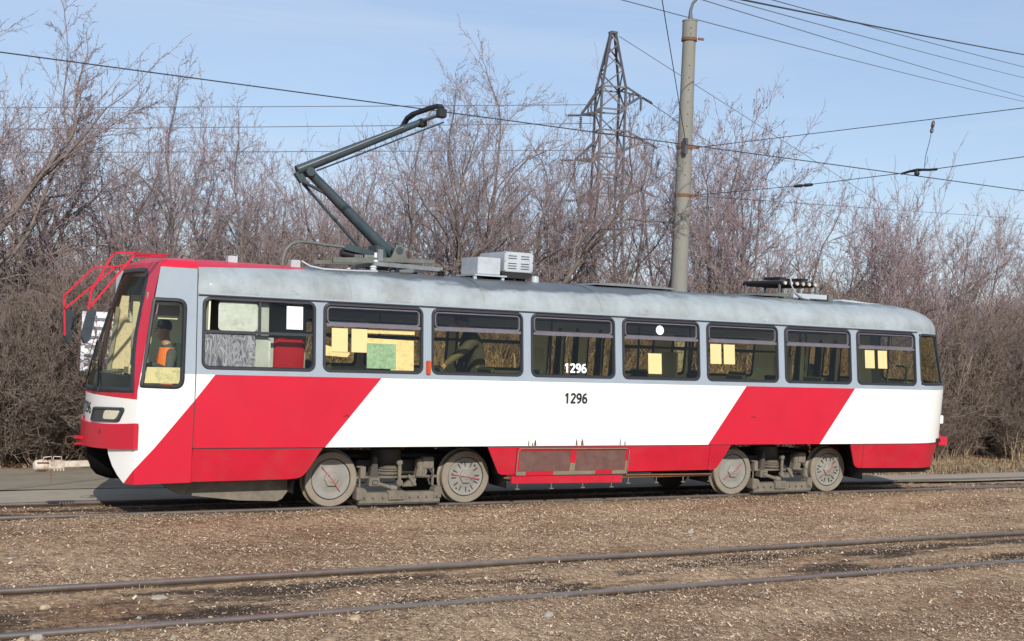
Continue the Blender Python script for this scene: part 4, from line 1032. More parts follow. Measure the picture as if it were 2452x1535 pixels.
text_mesh('1296', .128, .355, lambda a, b: S(3.15 + a, 1.795 + b, -.017), 'fleet_number', 'paper_white', WO[3])
text_mesh('1296', .14, .46, lambda a, b: FM(1.50 - a, 1.115 + b, .003), 'fleet_number', 'black_num', TRAM)

# side marker lamp
mb = MB(); mb.box(1.076, 1.134, -.02, .06, 1.725, 1.905); mk = mb.build('marker_lamp', 'orange', TRAM, bevel=.012)
# small door handles / latches on the flank
for x, z in ((.02, 1.20), (6.42, 1.22)):
    mb = MB(); mb.tube([S(x - .04, z - .02, .004), S(x, z, .006), S(x + .035, z - .02, .004)], .005, 5); mb.build('latch', 'seam', TRAM)
# rust and soot runs above the grille
rs = random.Random(4)
for x, w_, h_, mt in ((2.62, .02, .09, 'rust'), (2.68, .02, .05, 'seam'), (2.72, .035, .09, 'seam'), (3.37, .03, .10, 'rust'), (3.46, .045, .10, 'rust'), (4.08, .018, .11, 'seam'), (4.16, .02, .08, 'seam')):
    pts = [S(x - w_ / 2, ZL + .004, .002), S(x + w_ / 2, ZL + .004, .002), S(x + w_ * .35, ZL + h_ * .6, .002), S(x, ZL + h_, .002), S(x - w_ * .4, ZL + h_ * .55, .002)]
    MB().add(pts, [(0, 1, 2, 3, 4)]).build('rust_run', mt, TRAM)

# hook on the bumper and coupler
mb = MB(); mb.beam((-2.84, 1.25, .80), (-3.0, 1.22, .82), .05, .035); mb.beam((-2.84, 1.25, .74), (-3.0, 1.22, .735), .05, .02); mb.beam((-2.87, 1.25, .73), (-2.87, 1.25, .82), .06, .04)
hk = mb.build('tow_hook', 'red', TRAM)
mb = MB(); mb.tube([(-3.0, 1.22, .825), (-3.1, 1.22, .825), (-3.105, 1.22, .74), (-3.05, 1.22, .725), (-3.01, 1.22, .76)], .006, 6); mb.build('hook_loop', 'rust', hk, smooth=60)
mb = MB(); mb.beam((-2.3, 1.25, .50), (-3.12, 1.25, .485), .07, .075); cp = mb.build('coupler', 'ivory', TRAM, bevel=.008)
mb = MB(); mb.box(-3.30, -3.11, 1.19, 1.31, .43, .535); mb.build('coupler_body', 'ivory', cp, bevel=.012)
mb = MB(); mb.lathe((-3.36, 1.25, .47), (1, 0, 0), [(.035, -.10), (.065, -.08), (.075, -.02), (.072, .05), (.05, .08)], 14); mb.build('coupler_head', 'ivory', cp, smooth=40)
mb = MB(); mb.box(-3.42, -3.29, 1.172, 1.33, .505, .52); mb.box(-3.42, -3.29, 1.172, 1.33, .425, .44); mb.build('coupler_rib', 'rust', cp)
mb = MB(); mb.tube([(-3.36, 1.2, .53), (-3.345, 1.2, .575), (-3.26, 1.2, .585), (-3.25, 1.2, .53)], .007, 6); mb.tube([(-3.24, 1.2, .53), (-3.235, 1.2, .585), (-3.15, 1.2, .580), (-3.14, 1.2, .53)], .007, 6); mb.build('coupler_loop', 'ivory', cp, smooth=60)
mb = MB(); mb.beam((-3.255, 1.2, .56), (-3.255, 1.2, .27), .012, .012); mb.build('coupler_pin', 'rust', cp)
for k in range(4): mb = MB(); mb.lathe((-3.22 + .035 * k, 1.2, .41), (0, 0, 1), [(.008, 0), (.008, .03)], 6); mb.build('bolt', 'ivory', cp)
# lifeguard bowl, its shade painted near-black, and guard board under the cab
mb = MB(); mb.lathe((-2.45, 1.25, .78), (0, 0, -1), [(.40, -.1), (.40, .22), (.36, .33), (.28, .42), (.17, .46), (.02, .47)], 28, caps=False); mb.build('lifeguard_tray', 'blackening', TRAM, smooth=40)
mb = MB(); pts = [(-2.15, .36), (-1.95, .22), (-1.2, .125), (-.72, .105), (-.66, .13), (-.50, .34), (-.6, .42), (-2.1, .42)]; n_ = len(pts)
mb.add([(x, .33, z) for x, z in pts] + [(x, 2.15, z) for x, z in pts], [tuple(range(n_))[::-1], tuple(range(n_, 2 * n_))] + [(i, (i + 1) % n_, n_ + (i + 1) % n_, n_ + i) for i in range(n_)])
mb.build('guard_board', 'dust', TRAM)

# --- mirrors on red brackets
def tubepath(mb_, pts, w=.024):
    for p, q in zip(pts[:-1], pts[1:]): mb_.beam(p, q, w, w)
mb = MB(); yn = -.02
tubepath(mb, [(-2.20, .26, 3.045), (-2.62, yn, 3.03), (-2.86, yn, 3.02), (-3.085, yn, 2.57), (-3.10, yn, 2.36), (-3.16, yn - .03, 2.10)])
tubepath(mb, [(-2.62, yn, 3.025), (-3.085, yn, 2.40)]); tubepath(mb, [(-2.25, .22, 3.015), (-2.62, yn + .02, 3.0)])
br = mb.build('mirror_bracket', 'red', TRAM)
def YP(y): return lambda x, z, d=0: (x, y - d, z)
mp_ = round_poly([(-3.165, 2.06), (-3.125, 1.965), (-3.075, 2.05), (-3.025, 2.36), (-3.10, 2.37)], [.03, .045, .03, .02, .03], 4)
mb = MB(); mb.panel(mp_, lambda x, z, d: (x - d * .4, -.10 + d, z), -.05); mb.build('mirror', 'lamp_dark', br, bevel=.01)
mb = MB(); yf = 2.5
tubepath(mb, [(-2.15, 2.3, 3.02), (-2.42, yf, 2.96), (-2.67, yf, 2.935), (-3.03, yf, 2.54), (-3.015, yf, 2.36), (-2.995, yf, 2.02)]); tubepath(mb, [(-2.40, yf, 2.955), (-3.015, yf, 2.37)])
br2 = mb.build('mirror_bracket', 'red', TRAM)
mp_ = round_poly([(-2.985, 2.0), (-2.94, 1.91), (-2.90, 1.98), (-2.88, 2.30), (-2.92, 2.365), (-2.97, 2.35)], .025, 3)
mb = MB(); mb.panel(mp_, lambda x, z, d: (x - d * .5, 2.5 + d, z), -.05); mb.build('mirror', 'lamp_dark', br2, bevel=.008)
mb = MB(); mb.add([(x, 2.496, z) for x, z in ((-2.925, 2.10), (-2.89, 2.10), (-2.885, 2.25), (-2.915, 2.30))], [(0, 1, 2, 3)]); mb.build('mirror_glass', 'vent_pane', br2)

# --- tail: bumper blocks, tail lamp
for u0, u1 in ((U(.70), U(.92)), (U(1.15), U(1.75)), (U(math.pi - .92), U(math.pi - .70))):
    mb = MB(); k_ = 6; vs = []
    for j in range(k_ + 1):
        u = u0 + (u1 - u0) * j / k_; vs += [P(u, .735, .005), P(u, .735, .14), P(u, .872, .14), P(u, .872, .005)]
    mb.add(vs, [(i * 4 + j, i * 4 + (j + 1) % 4, (i + 1) * 4 + (j + 1) % 4, (i + 1) * 4 + j) for i in range(k_) for j in range(4)] + [(0, 1, 2, 3), tuple(range(k_ * 4, k_ * 4 + 4))]); mb.build('rear_bumper_block', 'red', TRAM, bevel=.006)
mb = MB(); vs = []
for j in range(9):
    u = U(.70) + (U(math.pi - .70) - U(.70)) * j / 8; vs += [P(u, .765, .002), P(u, .765, .06), P(u, .845, .06), P(u, .845, .002)]
mb.add(vs, [(i * 4 + j, i * 4 + (j + 1) % 4, (i + 1) * 4 + (j + 1) % 4, (i + 1) * 4 + j) for i in range(8) for j in range(4)]); mb.build('rear_bumper_beam', 'black', TRAM)
q = P(U(.98), 1.145); MB().box(q[0] - .03, q[0] + .06, q[1] - .05, q[1] + .05, 1.075, 1.215).build('tail_lamp', 'white', TRAM, bevel=.01)
mb = MB(); mb.box(8.75, 10.6, .45, 2.05, .30, .42); mb.box(8.72, 10.35, .30, .45, .295, .40); mb.build('tail_underframe', 'black', TRAM)

# --- underside between bogies: grille, step board, pipes, boxes
def GR(x, z, d=0): return SK(x, z, d + .004)
mb = MB(); mb.panel(rect(2.463, 4.255, .395, .783), lambda x, z, d: GR(x, z, d - .03), .02); gb = mb.build('grille_back', 'black', TRAM)
mb = MB(); fr = [rect(2.463, 2.51, .395, .783), rect(4.20, 4.255, .395, .783), rect(2.51, 4.20, .735, .783), rect(2.51, 4.20, .395, .45), rect(3.30, 3.385, .45, .735)]
for q in fr: mb.panel(q, GR, .02)
gf = mb.build('grille_frame', 'skirt_red', TRAM)
for q in (rect(3.05, 3.72, .397, .449), rect(2.47, 2.62, .397, .449), rect(3.30, 3.385, .45, .56), rect(4.0, 4.25, .397, .449), rect(4.203, 4.252, .45, .58)):
    mb = MB(); mb.panel(q, lambda x, z, d: GR(x, z, d + .002), .001); mb.build('worn_patch', 'grime', gf)
mb = MB()
for x0, x1 in ((2.51, 3.30), (3.385, 4.20)):
    for k in range(24):
        z = .454 + k * .0118; mb.add([GR(x0, z, -.004), GR(x1, z, -.004), GR(x1, z + .0075, -.014), GR(x0, z + .0075, -.014)], [(0, 1, 2, 3)])
        mb.add([GR(x0, z, -.004), GR(x1, z, -.004), GR(x1, z - .003, -.012), GR(x0, z - .003, -.012)], [(0, 1, 2, 3)])
o = mb.build('grille_slats', 'grille', gf); o['kind'] = 'stuff'
mb = MB(); mb.tube([GR(2.475, .40, .008), GR(2.475, .73, .008), GR(2.51, .762, .008), GR(4.20, .752, .008), GR(4.245, .735, .008), GR(4.245, .44, .008)], .008, 6); mb.build('grille_bead', 'grime', gf, smooth=60)
mb = MB(); mb.panel(round_poly([(2.42, .29), (4.185, .272), (4.19, .375), (2.42, .388)], .012, 2), lambda x, z, d: (x, .075 - d, z), .03); mb.build('step_board', 'skirt_red', TRAM)
mb = MB(); mb.tube([(2.33, .12, .36), (4.25, .12, .335), (5.78, .12, .345)], .014); mb.tube([(4.25, .09, .372), (5.75, .09, .362)], .012)
mb.build('sill_pipe', 'rust', TRAM, smooth=60)
for x in (2.52, 3.05, 3.55, 4.02, 4.30, 4.78, 5.25, 5.72):
    mb = MB(); z = .29 if x < 4.2 else .335; mb.tube([(x, .09, z), (x, .09, z - .075)], .008, 6); mb.box(x - .03, x + .03, .075, .105, z - .085, z - .072); mb.build('pipe_hanger', 'dust', TRAM)
mb = MB(); mb.box(2.3, 5.75, .25, 2.25, .38, .84); mb.build('equipment_box', 'black', TRAM, bevel=.01)
mb = MB(); mb.box(-2.4, 10.5, .16, 2.34, .80, .86); mb.build('underframe', 'black', TRAM)
for x in (2.33, -.62, 5.72, 8.72):
    mb = MB(); mb.add([(x, .12, .80), (x + .03, .12, .22), (x + .03, .62, .22), (x, .62, .80)], [(0, 1, 2, 3)]); mb.add([(x + .012, .12, .80), (x + .042, .12, .22), (x + .042, .62, .22), (x + .012, .62, .80)], [(3, 2, 1, 0)]); mb.build('mudguard', 'black', TRAM)

# --- bogies
def wheel(x, y, dirn, style, parent, z=0.0):
    c = (x, y, .35 + z); ax = (0, dirn, 0)                    # axis pointing inwards
    mb_ = MB(); mb_.lathe(c, ax, [(.262, .012), (.268, .0), (.340, .0), (.350, .010), (.352, .085), (.362, .095), (.380, .105), (.380, .118), (.36, .128), (.25, .128)], 48, caps=False); t = mb_.build('tyre', ['tyre'], parent, smooth=35)
    mb_ = MB(); mb_.lathe(c, ax, [(.352, .012), (.3525, .086)], 48, caps=False); 
    mb_ = MB(); mb_.lathe(c, ax, [(.0, .004), (.05, .004), (.12, .008), (.15, .018), (.19, .022), (.235, .010), (.250, .010), (.256, .03)], 48, caps=False); dsc = mb_.build('wheel_disc', 'disc', t, smooth=35)
    mb_ = MB(); mb_.lathe(c, ax, [(.262, .012), (.256, .03)], 48, caps=False); mb_.lathe(c, ax, [(.3, .13), (.0, .13)], 32, caps=False); mb_.build('tyre_gap', 'black', t)
    g = random.Random(int(x * 100)); a0 = g.uniform(0, 1)
    mb_ = MB(); mb_.lathe((c[0], c[1], c[2]), ax, [(.0, -.028), (.03, -.03), (.055, -.026), (.085, -.024), (.096, -.018), (.098, .01)], 6, caps=False); mb_.lathe(c, ax, [(.0, -.036), (.035, -.034), (.048, -.024)], 18, caps=False); mb_.build('hub_nut', 'disc', t)
    mb_ = MB(); mb_.lathe(c, ax, [(.0, -.0385), (.009, -.0385), (.009, -.03)], 8, caps=False); mb_.build('hub_pin', 'black', t)
    if style:
        for k in range(12):
            a = a0 + k * math.pi / 6; s_ = dirn
            p = Vector((c[0] + math.cos(a) * .135, c[1] + dirn * .012, c[2] + math.sin(a) * .135)); q = Vector((c[0] + math.cos(a) * .205, c[1] + dirn * .012, c[2] + math.sin(a) * .205))
            mb_ = MB(); mb_.beam(p, q, .012, .012, up=(0, 1, 0)); mb_.build('spoke_slot', 'dust_dark', t)
            if k % 2: mb_ = MB(); mb_.lathe((c[0] + math.cos(a + .26) * .20, c[1] + dirn * .006, c[2] + math.sin(a + .26) * .20), ax, [(.0, -.008), (.011, -.006), (.011, .02)], 8, caps=False); mb_.build('bolt', 'seam', t)
    # red paint line across disc and tyre
    ang = [2.25, -.18, .62, .70][style2[0] % 4]; style2[0] += 1
    if dirn > 0:
        mb_ = MB(); ca, sa = math.cos(ang), math.sin(ang)
        for r0, r1, yo in ((-.20, -.10, -.002), (-.095, .095, -.040), (.10, .21, -.002)):
            p = Vector((c[0] + ca * r0, y + yo, c[2] + sa * r0)); q = Vector((c[0] + ca * r1, y + yo, c[2] + sa * r1)); mb_.beam(p, q, .004, .010, up=(0, 0, 1) if abs(ca) > .3 else (1, 0, 0))
        mb_.build('paint_mark', 'mark_red', t)
    return t
style2 = [0]
def bogie(xc):
    mb_ = MB(); mb_.box(xc - 1.05, xc + 1.05, .95, 1.55, .36, .60); mb_.box(xc - .55, xc + .55, .62, 1.9, .38, .56)
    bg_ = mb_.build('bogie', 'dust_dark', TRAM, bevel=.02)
    for k, (dx, st) in enumerate(((-.95, False), (.95, True))):
        wheel(xc + dx, .405, 1, st, bg_)
    for dx in (-.95, .95):
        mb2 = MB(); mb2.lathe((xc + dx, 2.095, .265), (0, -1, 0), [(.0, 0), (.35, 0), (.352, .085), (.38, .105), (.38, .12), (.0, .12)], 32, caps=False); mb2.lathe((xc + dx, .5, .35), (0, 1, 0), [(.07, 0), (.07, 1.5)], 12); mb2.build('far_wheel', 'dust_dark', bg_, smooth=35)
    def pt(name, matn, fn_, bevel=.008, smooth=None): m2 = MB(); fn_(m2); return m2.build(name, matn, bg_, bevel=bevel if smooth is None else 0, smooth=smooth)
    X = lambda v: xc - .95 + v
    # magnetic track brake: long beam close to the rail
    pt('track_brake', 'dust', lambda m_: (m_.box(X(.36), X(1.50), .33, .46, .035, .175), m_.box(X(.355), X(1.505), .345, .445, .018, .036)))
    pt('brake_end', 'dust', lambda m_: m_.add(*prism([(X(.32), .085), (X(.46), .085), (X(.46), .20), (X(.43), .235), (X(.32), .25)], .315, .47)))
    pt('brake_end', 'dust', lambda m_: m_.add(*prism([(X(1.40), .09), (X(1.51), .09), (X(1.51), .24), (X(1.42), .24), (X(1.40), .19)], .315, .47)))
    pt('brake_plate', 'dust', lambda m_: m_.add(*prism([(X(.72), .205), (X(.975), .20), (X(.975), .08), (X(.755), .08), (X(.755), .16)], .30, .335)))
    for v in (.42, .55, .68, .80, .93, 1.06, 1.18, 1.30, 1.44):
        pt('bolt', 'dust_dark' if int(v * 100) % 3 == 0 else 'dust', lambda m_: m_.lathe((X(v), .30, .115), (0, 1, 0), [(.014, 0), (.016, .035)], 8))
    # axle suspension bar and brackets
    pt('side_bar', 'dust', lambda m_: (m_.box(X(.33), X(1.50), .42, .50, .345, .375),))
    pt('bracket', 'dust', lambda m_: (m_.box(X(.375), X(.45), .36, .44, .355, .51), m_.box(X(.33), X(.42), .37, .42, .495, .515)))
    pt('hanger_rod', 'dust', lambda m_: m_.tube([(X(.385), .40, .2), (X(.385), .40, .36)], .012), smooth=60)
    pt('damper', 'dust_dark', lambda m_: m_.add(*prism([(X(.53), .36), (X(.645), .36), (X(.63), .62), (X(.575), .64)], .42, .52)))
    pt('axle_box', 'dust', lambda m_: (m_.box(X(.50), X(.645), .36, .50, .255, .365), m_.box(X(.54), X(.62), .345, .36, .275, .33)))
    pt('brake_cylinder', 'dust', lambda m_: (m_.tube([(X(.63), .40, .285), (X(.80), .38, .235)], .028, 10), m_.tube([(X(.80), .38, .235), (X(.885), .37, .215)], .04, 10)), smooth=40)
    pt('traction_motor', 'dust_dark', lambda m_: m_.lathe((X(.86), .72, .50), (0, 0, 1), [(.19, -.03), (.205, .0), (.205, .20), (.19, .22)], 24), smooth=35)
    pt('rubber_spring', 'dust', lambda m_: m_.lathe((X(.85), .60, .395), (0, 0, 1), [(.19, 0), (.195, .02), (.165, .03), (.19, .045), (.165, .06), (.185, .075), (.155, .09), (.165, .11)], 24), smooth=35)
    pt('link', 'dust', lambda m_: (m_.beam((X(.915), .36, .29), (X(.915), .36, .60), .045, .03, up=(0, 1, 0)), m_.lathe((X(.92), .335, .295), (0, 1, 0), [(.045, 0), (.045, .05)], 12), m_.lathe((X(.91), .335, .56), (0, 1, 0), [(.04, 0), (.04, .05)], 12)))
    pt('caliper', 'dust', lambda m_: (m_.box(X(1.24), X(1.41), .37, .50, .465, .625), m_.add(*prism([(X(1.16), .36), (X(1.30), .35), (X(1.33), .45), (X(1.24), .60), (X(1.17), .59), (X(1.19), .47)], .38, .50))), bevel=.014)
    pt('caliper_arm', 'dust', lambda m_: (m_.beam((X(1.06), .40, .39), (X(1.16), .38, .25), .035, .04), m_.add(*prism([(X(.97), .235), (X(1.16), .235), (X(1.18), .34), (X(1.12), .35)], .40, .47))))
    pt('brake_hose', 'dust_dark', lambda m_: m_.tube([(X(1.36), .40, .46), (X(1.40), .38, .40), (X(1.34), .39, .33), (X(1.37), .40, .26)], .014, 8), smooth=60)
    pt('post', 'dust', lambda m_: (m_.box(X(1.40), X(1.43), .40, .44, .24, .48),))
    pt('hose', 'dust_dark', lambda m_: m_.tube([(X(.30), .42, .42), (X(.26), .45, .3), (X(.36), .42, .27)], .012, 8), smooth=60)
bogie(.95); bogie(7.35)

# --- pantograph
C = 1.25
pg = MB()
for y in (.80, 1.70): pg.beam((.60, y, 3.145), (1.60, y, 3.125), .05, .055)
for x in (.62, 1.10, 1.58): pg.beam((x, .8, 3.13), (x, 1.7, 3.13), .05, .05)
PT = pg.build('pantograph_base', 'panto_light', TRAM)
mb = MB(); mb.beam((.05, .86, 3.155), (.72, .86, 3.195), .07, .075); mb.beam((.55, .86, 3.20), (1.50, .86, 3.225), .06, .06); mb.beam((.05, 1.64, 3.155), (1.5, 1.64, 3.22), .06, .06); mb.beam((.9, .86, 3.22), (.9, 1.64, 3.22), .08, .06); mb.beam((1.25, .86, 3.22), (1.25, 1.64, 3.22), .06, .05); mb.build('pivot_frame', 'panto_base', PT, bevel=.006)
for x, y in ((.60, .80), (.60, 1.70), (1.58, .80), (1.58, 1.70)):
    mb = MB(); mb.lathe((x, y, 3.02), (0, 0, 1), [(.05, -.02), (.05, .02), (.035, .03), (.05, .045), (.035, .06), (.052, .075), (.03, .095)], 14); mb.build('insulator', 'insul' if x < 1 else 'black', PT, smooth=40)
mb = MB(); mb.lathe((.65, .86, 3.165), (0, 0, 1), [(.06, .0), (.055, .02), (.03, .04), (.022, .13)], 12); mb.build('post_insulator', 'insul', PT, smooth=40)
mb = MB(); mb.box(.66, .73, .80, .86, 3.18, 3.34); mb.build('lock_bracket', 'panto_light', PT)
for y in (.98, 1.50):
    mb = MB(); pts = [(.97, 3.23), (1.22, 3.23), (1.16, 3.40), (1.12, 3.43), (1.06, 3.42), (1.03, 3.38)]; mb.add(*prism([(x - .06, z) for x, z in pts], y - .02, y + .02)); mb.build('bearing_bracket', 'panto_base', PT, bevel=.004)
mb = MB(); mb.tube([(1.03, .95, 3.355), (1.03, 1.55, 3.355)], .05, 14); mb.build('pivot_shaft', 'panto', PT, smooth=50)
mb = MB(); mb.tube([(1.03, C, 3.33), (.88, C, 3.42), (-.20, C, 4.33)], [.085, .085, .062], 16); mb.build('lower_arm', 'panto', PT, smooth=50)
mb = MB(); mb.tube([(-.36, C, 4.325), (.3, C, 4.65), (1.38, C, 5.175)], [.068, .062, .045], 16); mb.build('upper_arm', 'panto', PT, smooth=50)
mb = MB(); mb.tube([(-.36, C - .068, 4.345), (1.1, C - .055, 5.065)], .012, 6); mb.build('arm_conduit', 'panto_light', PT, smooth=50)
mb = MB(); mb.tube([(-.20, C - .11, 4.32), (-.20, C + .11, 4.32)], .06, 14); mb.beam((-.36, C, 4.31), (-.27, C, 4.19), .08, .09); mb.tube([(-.30, C - .06, 4.19), (-.22, C - .06, 4.16)], .03, 8); mb.build('knee_joint', 'panto', PT, smooth=50)
mb = MB(); mb.tube([(-.25, C + .08, 4.18), (.62, C + .10, 3.36)], .022, 8); mb.build('coupling_rod', 'panto', PT, smooth=60)
mb = MB(); mb.tube([(-.25, C, 4.17), (-.15, C, 4.14), (.10, C, 4.04)], .022, 8); mb.build('knee_strut', 'panto', PT, smooth=60)
mb = MB(); mb.tube([(-.12, C - .08, 4.34), (1.45, .62, 5.10)], .012, 6); mb.build('balance_rod', 'panto', PT, smooth=60)
# collector head across the track
HX = 1.40
mb = MB(); mb.tube([(HX, .62, 5.20), (HX, 1.95, 5.19)], .026, 10); hd = mb.build('collector_bar', 'panto_light', PT, smooth=60)
mb = MB(); pts = [(HX, .60, 5.19), (HX, .60, 5.27), (HX, .68, 5.325), (HX, .95, 5.335), (HX, 1.55, 5.335), (HX, 1.78, 5.30), (HX, 1.93, 5.22), (HX, 1.97, 5.17)]
for p, q in zip(pts[:-1], pts[1:]): mb.beam(p, q, .075, .045, up=(0, 0, 1) if abs(p[2] - q[2]) < .07 else (1, 0, 0))
mb.build('collector_strip', 'black', hd)
mb = MB(); mb.box(HX - .06, HX + .06, .55, .66, 5.15, 5.27); mb.build('horn_box', 'black', hd, bevel=.012)
mb = MB(); mb.box(HX - .05, HX + .05, 1.17, 1.33, 5.11, 5.22); mb.build('head_joint', 'black', hd, bevel=.012)
# raising spring, drive and cable
mb = MB(); pts = [(.24, 3.31), (.30, 3.39), (.66, 3.32), (.68, 3.24), (.30, 3.30)]; mb.add(*prism(pts, .95, 1.12)); mb.build('drive_cover', 'panto', PT, bevel=.006)
mb = MB(); mb.tube([(.22, 1.03, 3.27), (.58, 1.03, 3.21)], .05, 12); mb.build('drive_cylinder', 'black', PT, smooth=40)
mb = MB(); mb.add(*prism([(.69, 3.20), (.86, 3.24), (.82, 3.38), (.71, 3.41)], .98, 1.3)); mb.build('spring_plate', 'panto', PT, bevel=.006)
mb = MB()
for k in range(5): mb.lathe((.38 + .03 * k, .93, 3.225), (1, 0, 0), [(.035, 0), (.035, .012)], 10)
mb.build('spring', 'panto_light', PT)
mb = MB(); mb.box(.50, .64, .88, .98, 3.185, 3.26); mb.build('drive_block', 'panto_light', PT, bevel=.006)
mb = MB(); mb.tube([(-.61, .9, 3.0), (-.60, .9, 3.15), (-.57, .9, 3.25), (-.50, .9, 3.33), (-.40, .9, 3.365), (-.28, .92, 3.37), (.0, .97, 3.355), (.26, 1.0, 3.345)], .019, 8); mb.build('power_cable', 'panto_base', TRAM, smooth=60)
mb = MB(); mb.tube([(-.42, .7, 3.11), (-.30, .7, 3.05), (-.15, .62, 3.02), (.3, .62, 3.025), (.62, .7, 3.04)], .012, 6); mb.build('roof_conduit', 'boxgrey', TRAM, smooth=60)
for x, y in ((-.48, .8), (-1.28, .85)): MB().box(x - .06, x + .06, y - .06, y + .06, 2.98, 3.12).build('cable_box', 'boxgrey', TRAM, bevel=.006)
# --- roof boxes, hatches, resistor bank
mb = MB(); mb.box(2.10, 2.45, .72, 1.25, 3.10, 3.335); mb.build('roof_box', 'boxgrey', TRAM, bevel=.006)
mb = MB(); mb.box(2.05, 2.55, .70, 1.3, 3.075, 3.095); mb.box(2.05, 2.09, .72, .76, 3.0, 3.08); mb.box(2.48, 2.52, .72, .76, 3.0, 3.08); mb.box(2.05, 2.09, 1.2, 1.24, 3.0, 3.08); mb.build('box_frame', 'boxgrey', TRAM)
mb = MB(); mb.box(2.50, 2.955, .70, 1.45, 3.155, 3.435); vb = mb.build('vent_box', 'boxgrey', TRAM, bevel=.006)
for cx in (2.62, 2.82):
    for k in range(6):
        if k == 3: continue
        z = 3.20 + .035 * k; m_ = MB(); m_.box(cx - .06, cx + .07, .694, .702, z, z + .010); m_.build('vent_slot', 'seam', vb)
for x in (2.51, 2.945):
    for z in (3.17, 3.30, 3.42): m_ = MB(); m_.lathe((x, .70, z), (0, -1, 0), [(.008, 0), (.006, .006)], 6); m_.build('rivet', 'seam', vb)
mb = MB(); mb.add(*prism([(2.46, 3.15), (2.97, 3.15), (2.90, 3.07), (2.52, 3.07)], .72, 1.4)); mb.box(2.6, 2.7, .8, .9, 3.0, 3.08); mb.box(2.8, 2.9, .8, .9, 3.0, 3.08); mb.build('box_cradle', 'black', TRAM)
mb = MB(); mb.lathe((3.05, .8, 3.0), (0, 0, 1), [(.06, 0), (.055, .10), (.05, .12)], 14); mb.build('roof_bushing', 'boxgrey', TRAM, smooth=40)
mb = MB(); mb.add(*prism([(4.05, 3.06), (5.45, 3.06), (5.40, 3.085), (4.4, 3.10), (4.1, 3.085)], .75, 1.75)); mb.build('roof_hatch', 'panto_light', TRAM)
mb = MB(); mb.add(*prism([(8.85, 3.055), (10.10, 2.99), (10.10, 3.03), (8.90, 3.09)], .85, 1.65)); mb.build('roof_hatch', 'boxgrey', TRAM, bevel=.008)
MB().box(6.40, 6.45, .8, .86, 3.03, 3.10).build('roof_bracket', 'panto_base', TRAM)
mb = MB(); mb.add(*prism([(7.05, 3.065), (7.70, 3.07), (7.70, 3.13), (7.62, 3.135)], .80, 1.7)); rb = mb.build('resistor_base', 'panto_base', TRAM)
mb = MB(); mb.box(7.76, 8.46, .76, .85, 3.06, 3.135); mb.build('resistor_rail', 'boxgrey', rb, bevel=.005)
mb = MB(); mb.box(8.53, 8.63, .8, 1.5, 3.03, 3.14); mb.build('resistor_end', 'panto_base', rb)
for k in range(6):
    x = 7.62 + .125 * k; mb = MB(); mb.lathe((x, .82, 3.29), (0, 1, 0), [(.02, 0), (.036, .01), (.046, .05), (.046, 1.0), (.03, 1.02)], 14); e_ = mb.build('resistor_tube', 'black', rb, smooth=40)
    mb = MB(); mb.lathe((x, .80, 3.29), (0, 1, 0), [(.0, 0), (.028, .0), (.028, .06)], 12, caps=False); mb.build('ceramic_end', 'ivory', e_, smooth=40)
for x in (7.58, 8.0, 8.34):
    for y in (.9, 1.75): mb = MB(); mb.beam((x, y, 3.05), (x, y, 3.27), .03, .03); mb.lathe((x, y, 3.09), (0, 0, 1), [(.05, 0), (.045, .03), (.02, .05)], 10); mb.build('resistor_post', 'panto_base', rb)
mb = MB(); mb.box(7.75, 7.88, 1.1, 1.5, 3.36, 3.40); mb.box(8.2, 8.34, 1.1, 1.5, 3.36, 3.40); mb.build('terminal_bar', 'black', rb)
mb = MB(); mb.tube([(7.70, .78, 3.36), (7.71, .76, 3.25), (7.78, .74, 3.14), (7.92, .72, 3.06), (8.05, .72, 3.05)], .012, 6); mb.build('resistor_cable', 'boxgrey', rb, smooth=60)

# ================================================================== STREET FURNITURE, LINES
# concrete pole
pole = thing('concrete_pole', (9.99, 6.98, -.1), 'tall grey concrete pole with steel bands behind the tram', 'pole')
mb = MB(); hts = [-.4, 2, 4, 6, 8, 8.75]
mb.tube([(9.99, 6.98, h) for h in hts], [.205 - .0075 * h for h in hts], 28); shaft = mb.build('shaft', 'concrete', pole, smooth=40)
mb = MB(); mb.lathe((9.99, 6.98, 8.72), (0, 0, 1), [(.15, 0), (.158, .01), (.158, .39), (.165, .395), (.165, .42), (.03, .43)], 24); mb.build('pole_cap', 'concrete', pole, smooth=35)
for z, r_ in ((8.73, .162), (6.41, .165), (5.39, .172)):
    mb = MB(); mb.lathe((9.99, 6.98, z - .035), (0, 0, 1), [(r_ - .01, 0), (r_ + .006, .004), (r_ + .006, .066), (r_ - .01, .07)], 24, caps=False); mb.beam((9.99 + .1, 6.98 - r_ - .02, z), (9.99 + .22, 6.98 - r_ - .06, z), .03, .05); mb.build('steel_band', 'rust', pole, smooth=35)
mb = MB(); mb.box(9.82, 9.90, 6.74, 6.83, 6.25, 6.58); mb.build('clamp', 'steel', pole)
for k in range(13):
    z = 8.95 - .12 * k if k < 2 else 8.15 - .26 * (k - 2)
    if z < 5.6: continue
    r_ = .205 - .0075 * z if z < 8.7 else .16; a_ = R(-115); mb = MB(); mb.lathe((9.99 + (r_ - .002) * math.cos(a_), 6.98 + (r_ - .002) * math.sin(a_), z), (math.cos(a_), math.sin(a_), 0), [(.014, -.01), (.014, .006)], 8); mb.build('bolt_hole', 'seam', pole)
mb = MB(); mb.tube([(9.99, 6.97, 9.1), (9.98, 6.96, 9.35), (10.02, 6.94, 9.51), (10.10, 6.89, 9.63), (10.4, 6.72, 9.80), (11.0, 6.4, 9.95)], [.06, .034, .03, .03, .03, .03], 10); mb.build('lamp_bracket', 'steel', pole, smooth=60)
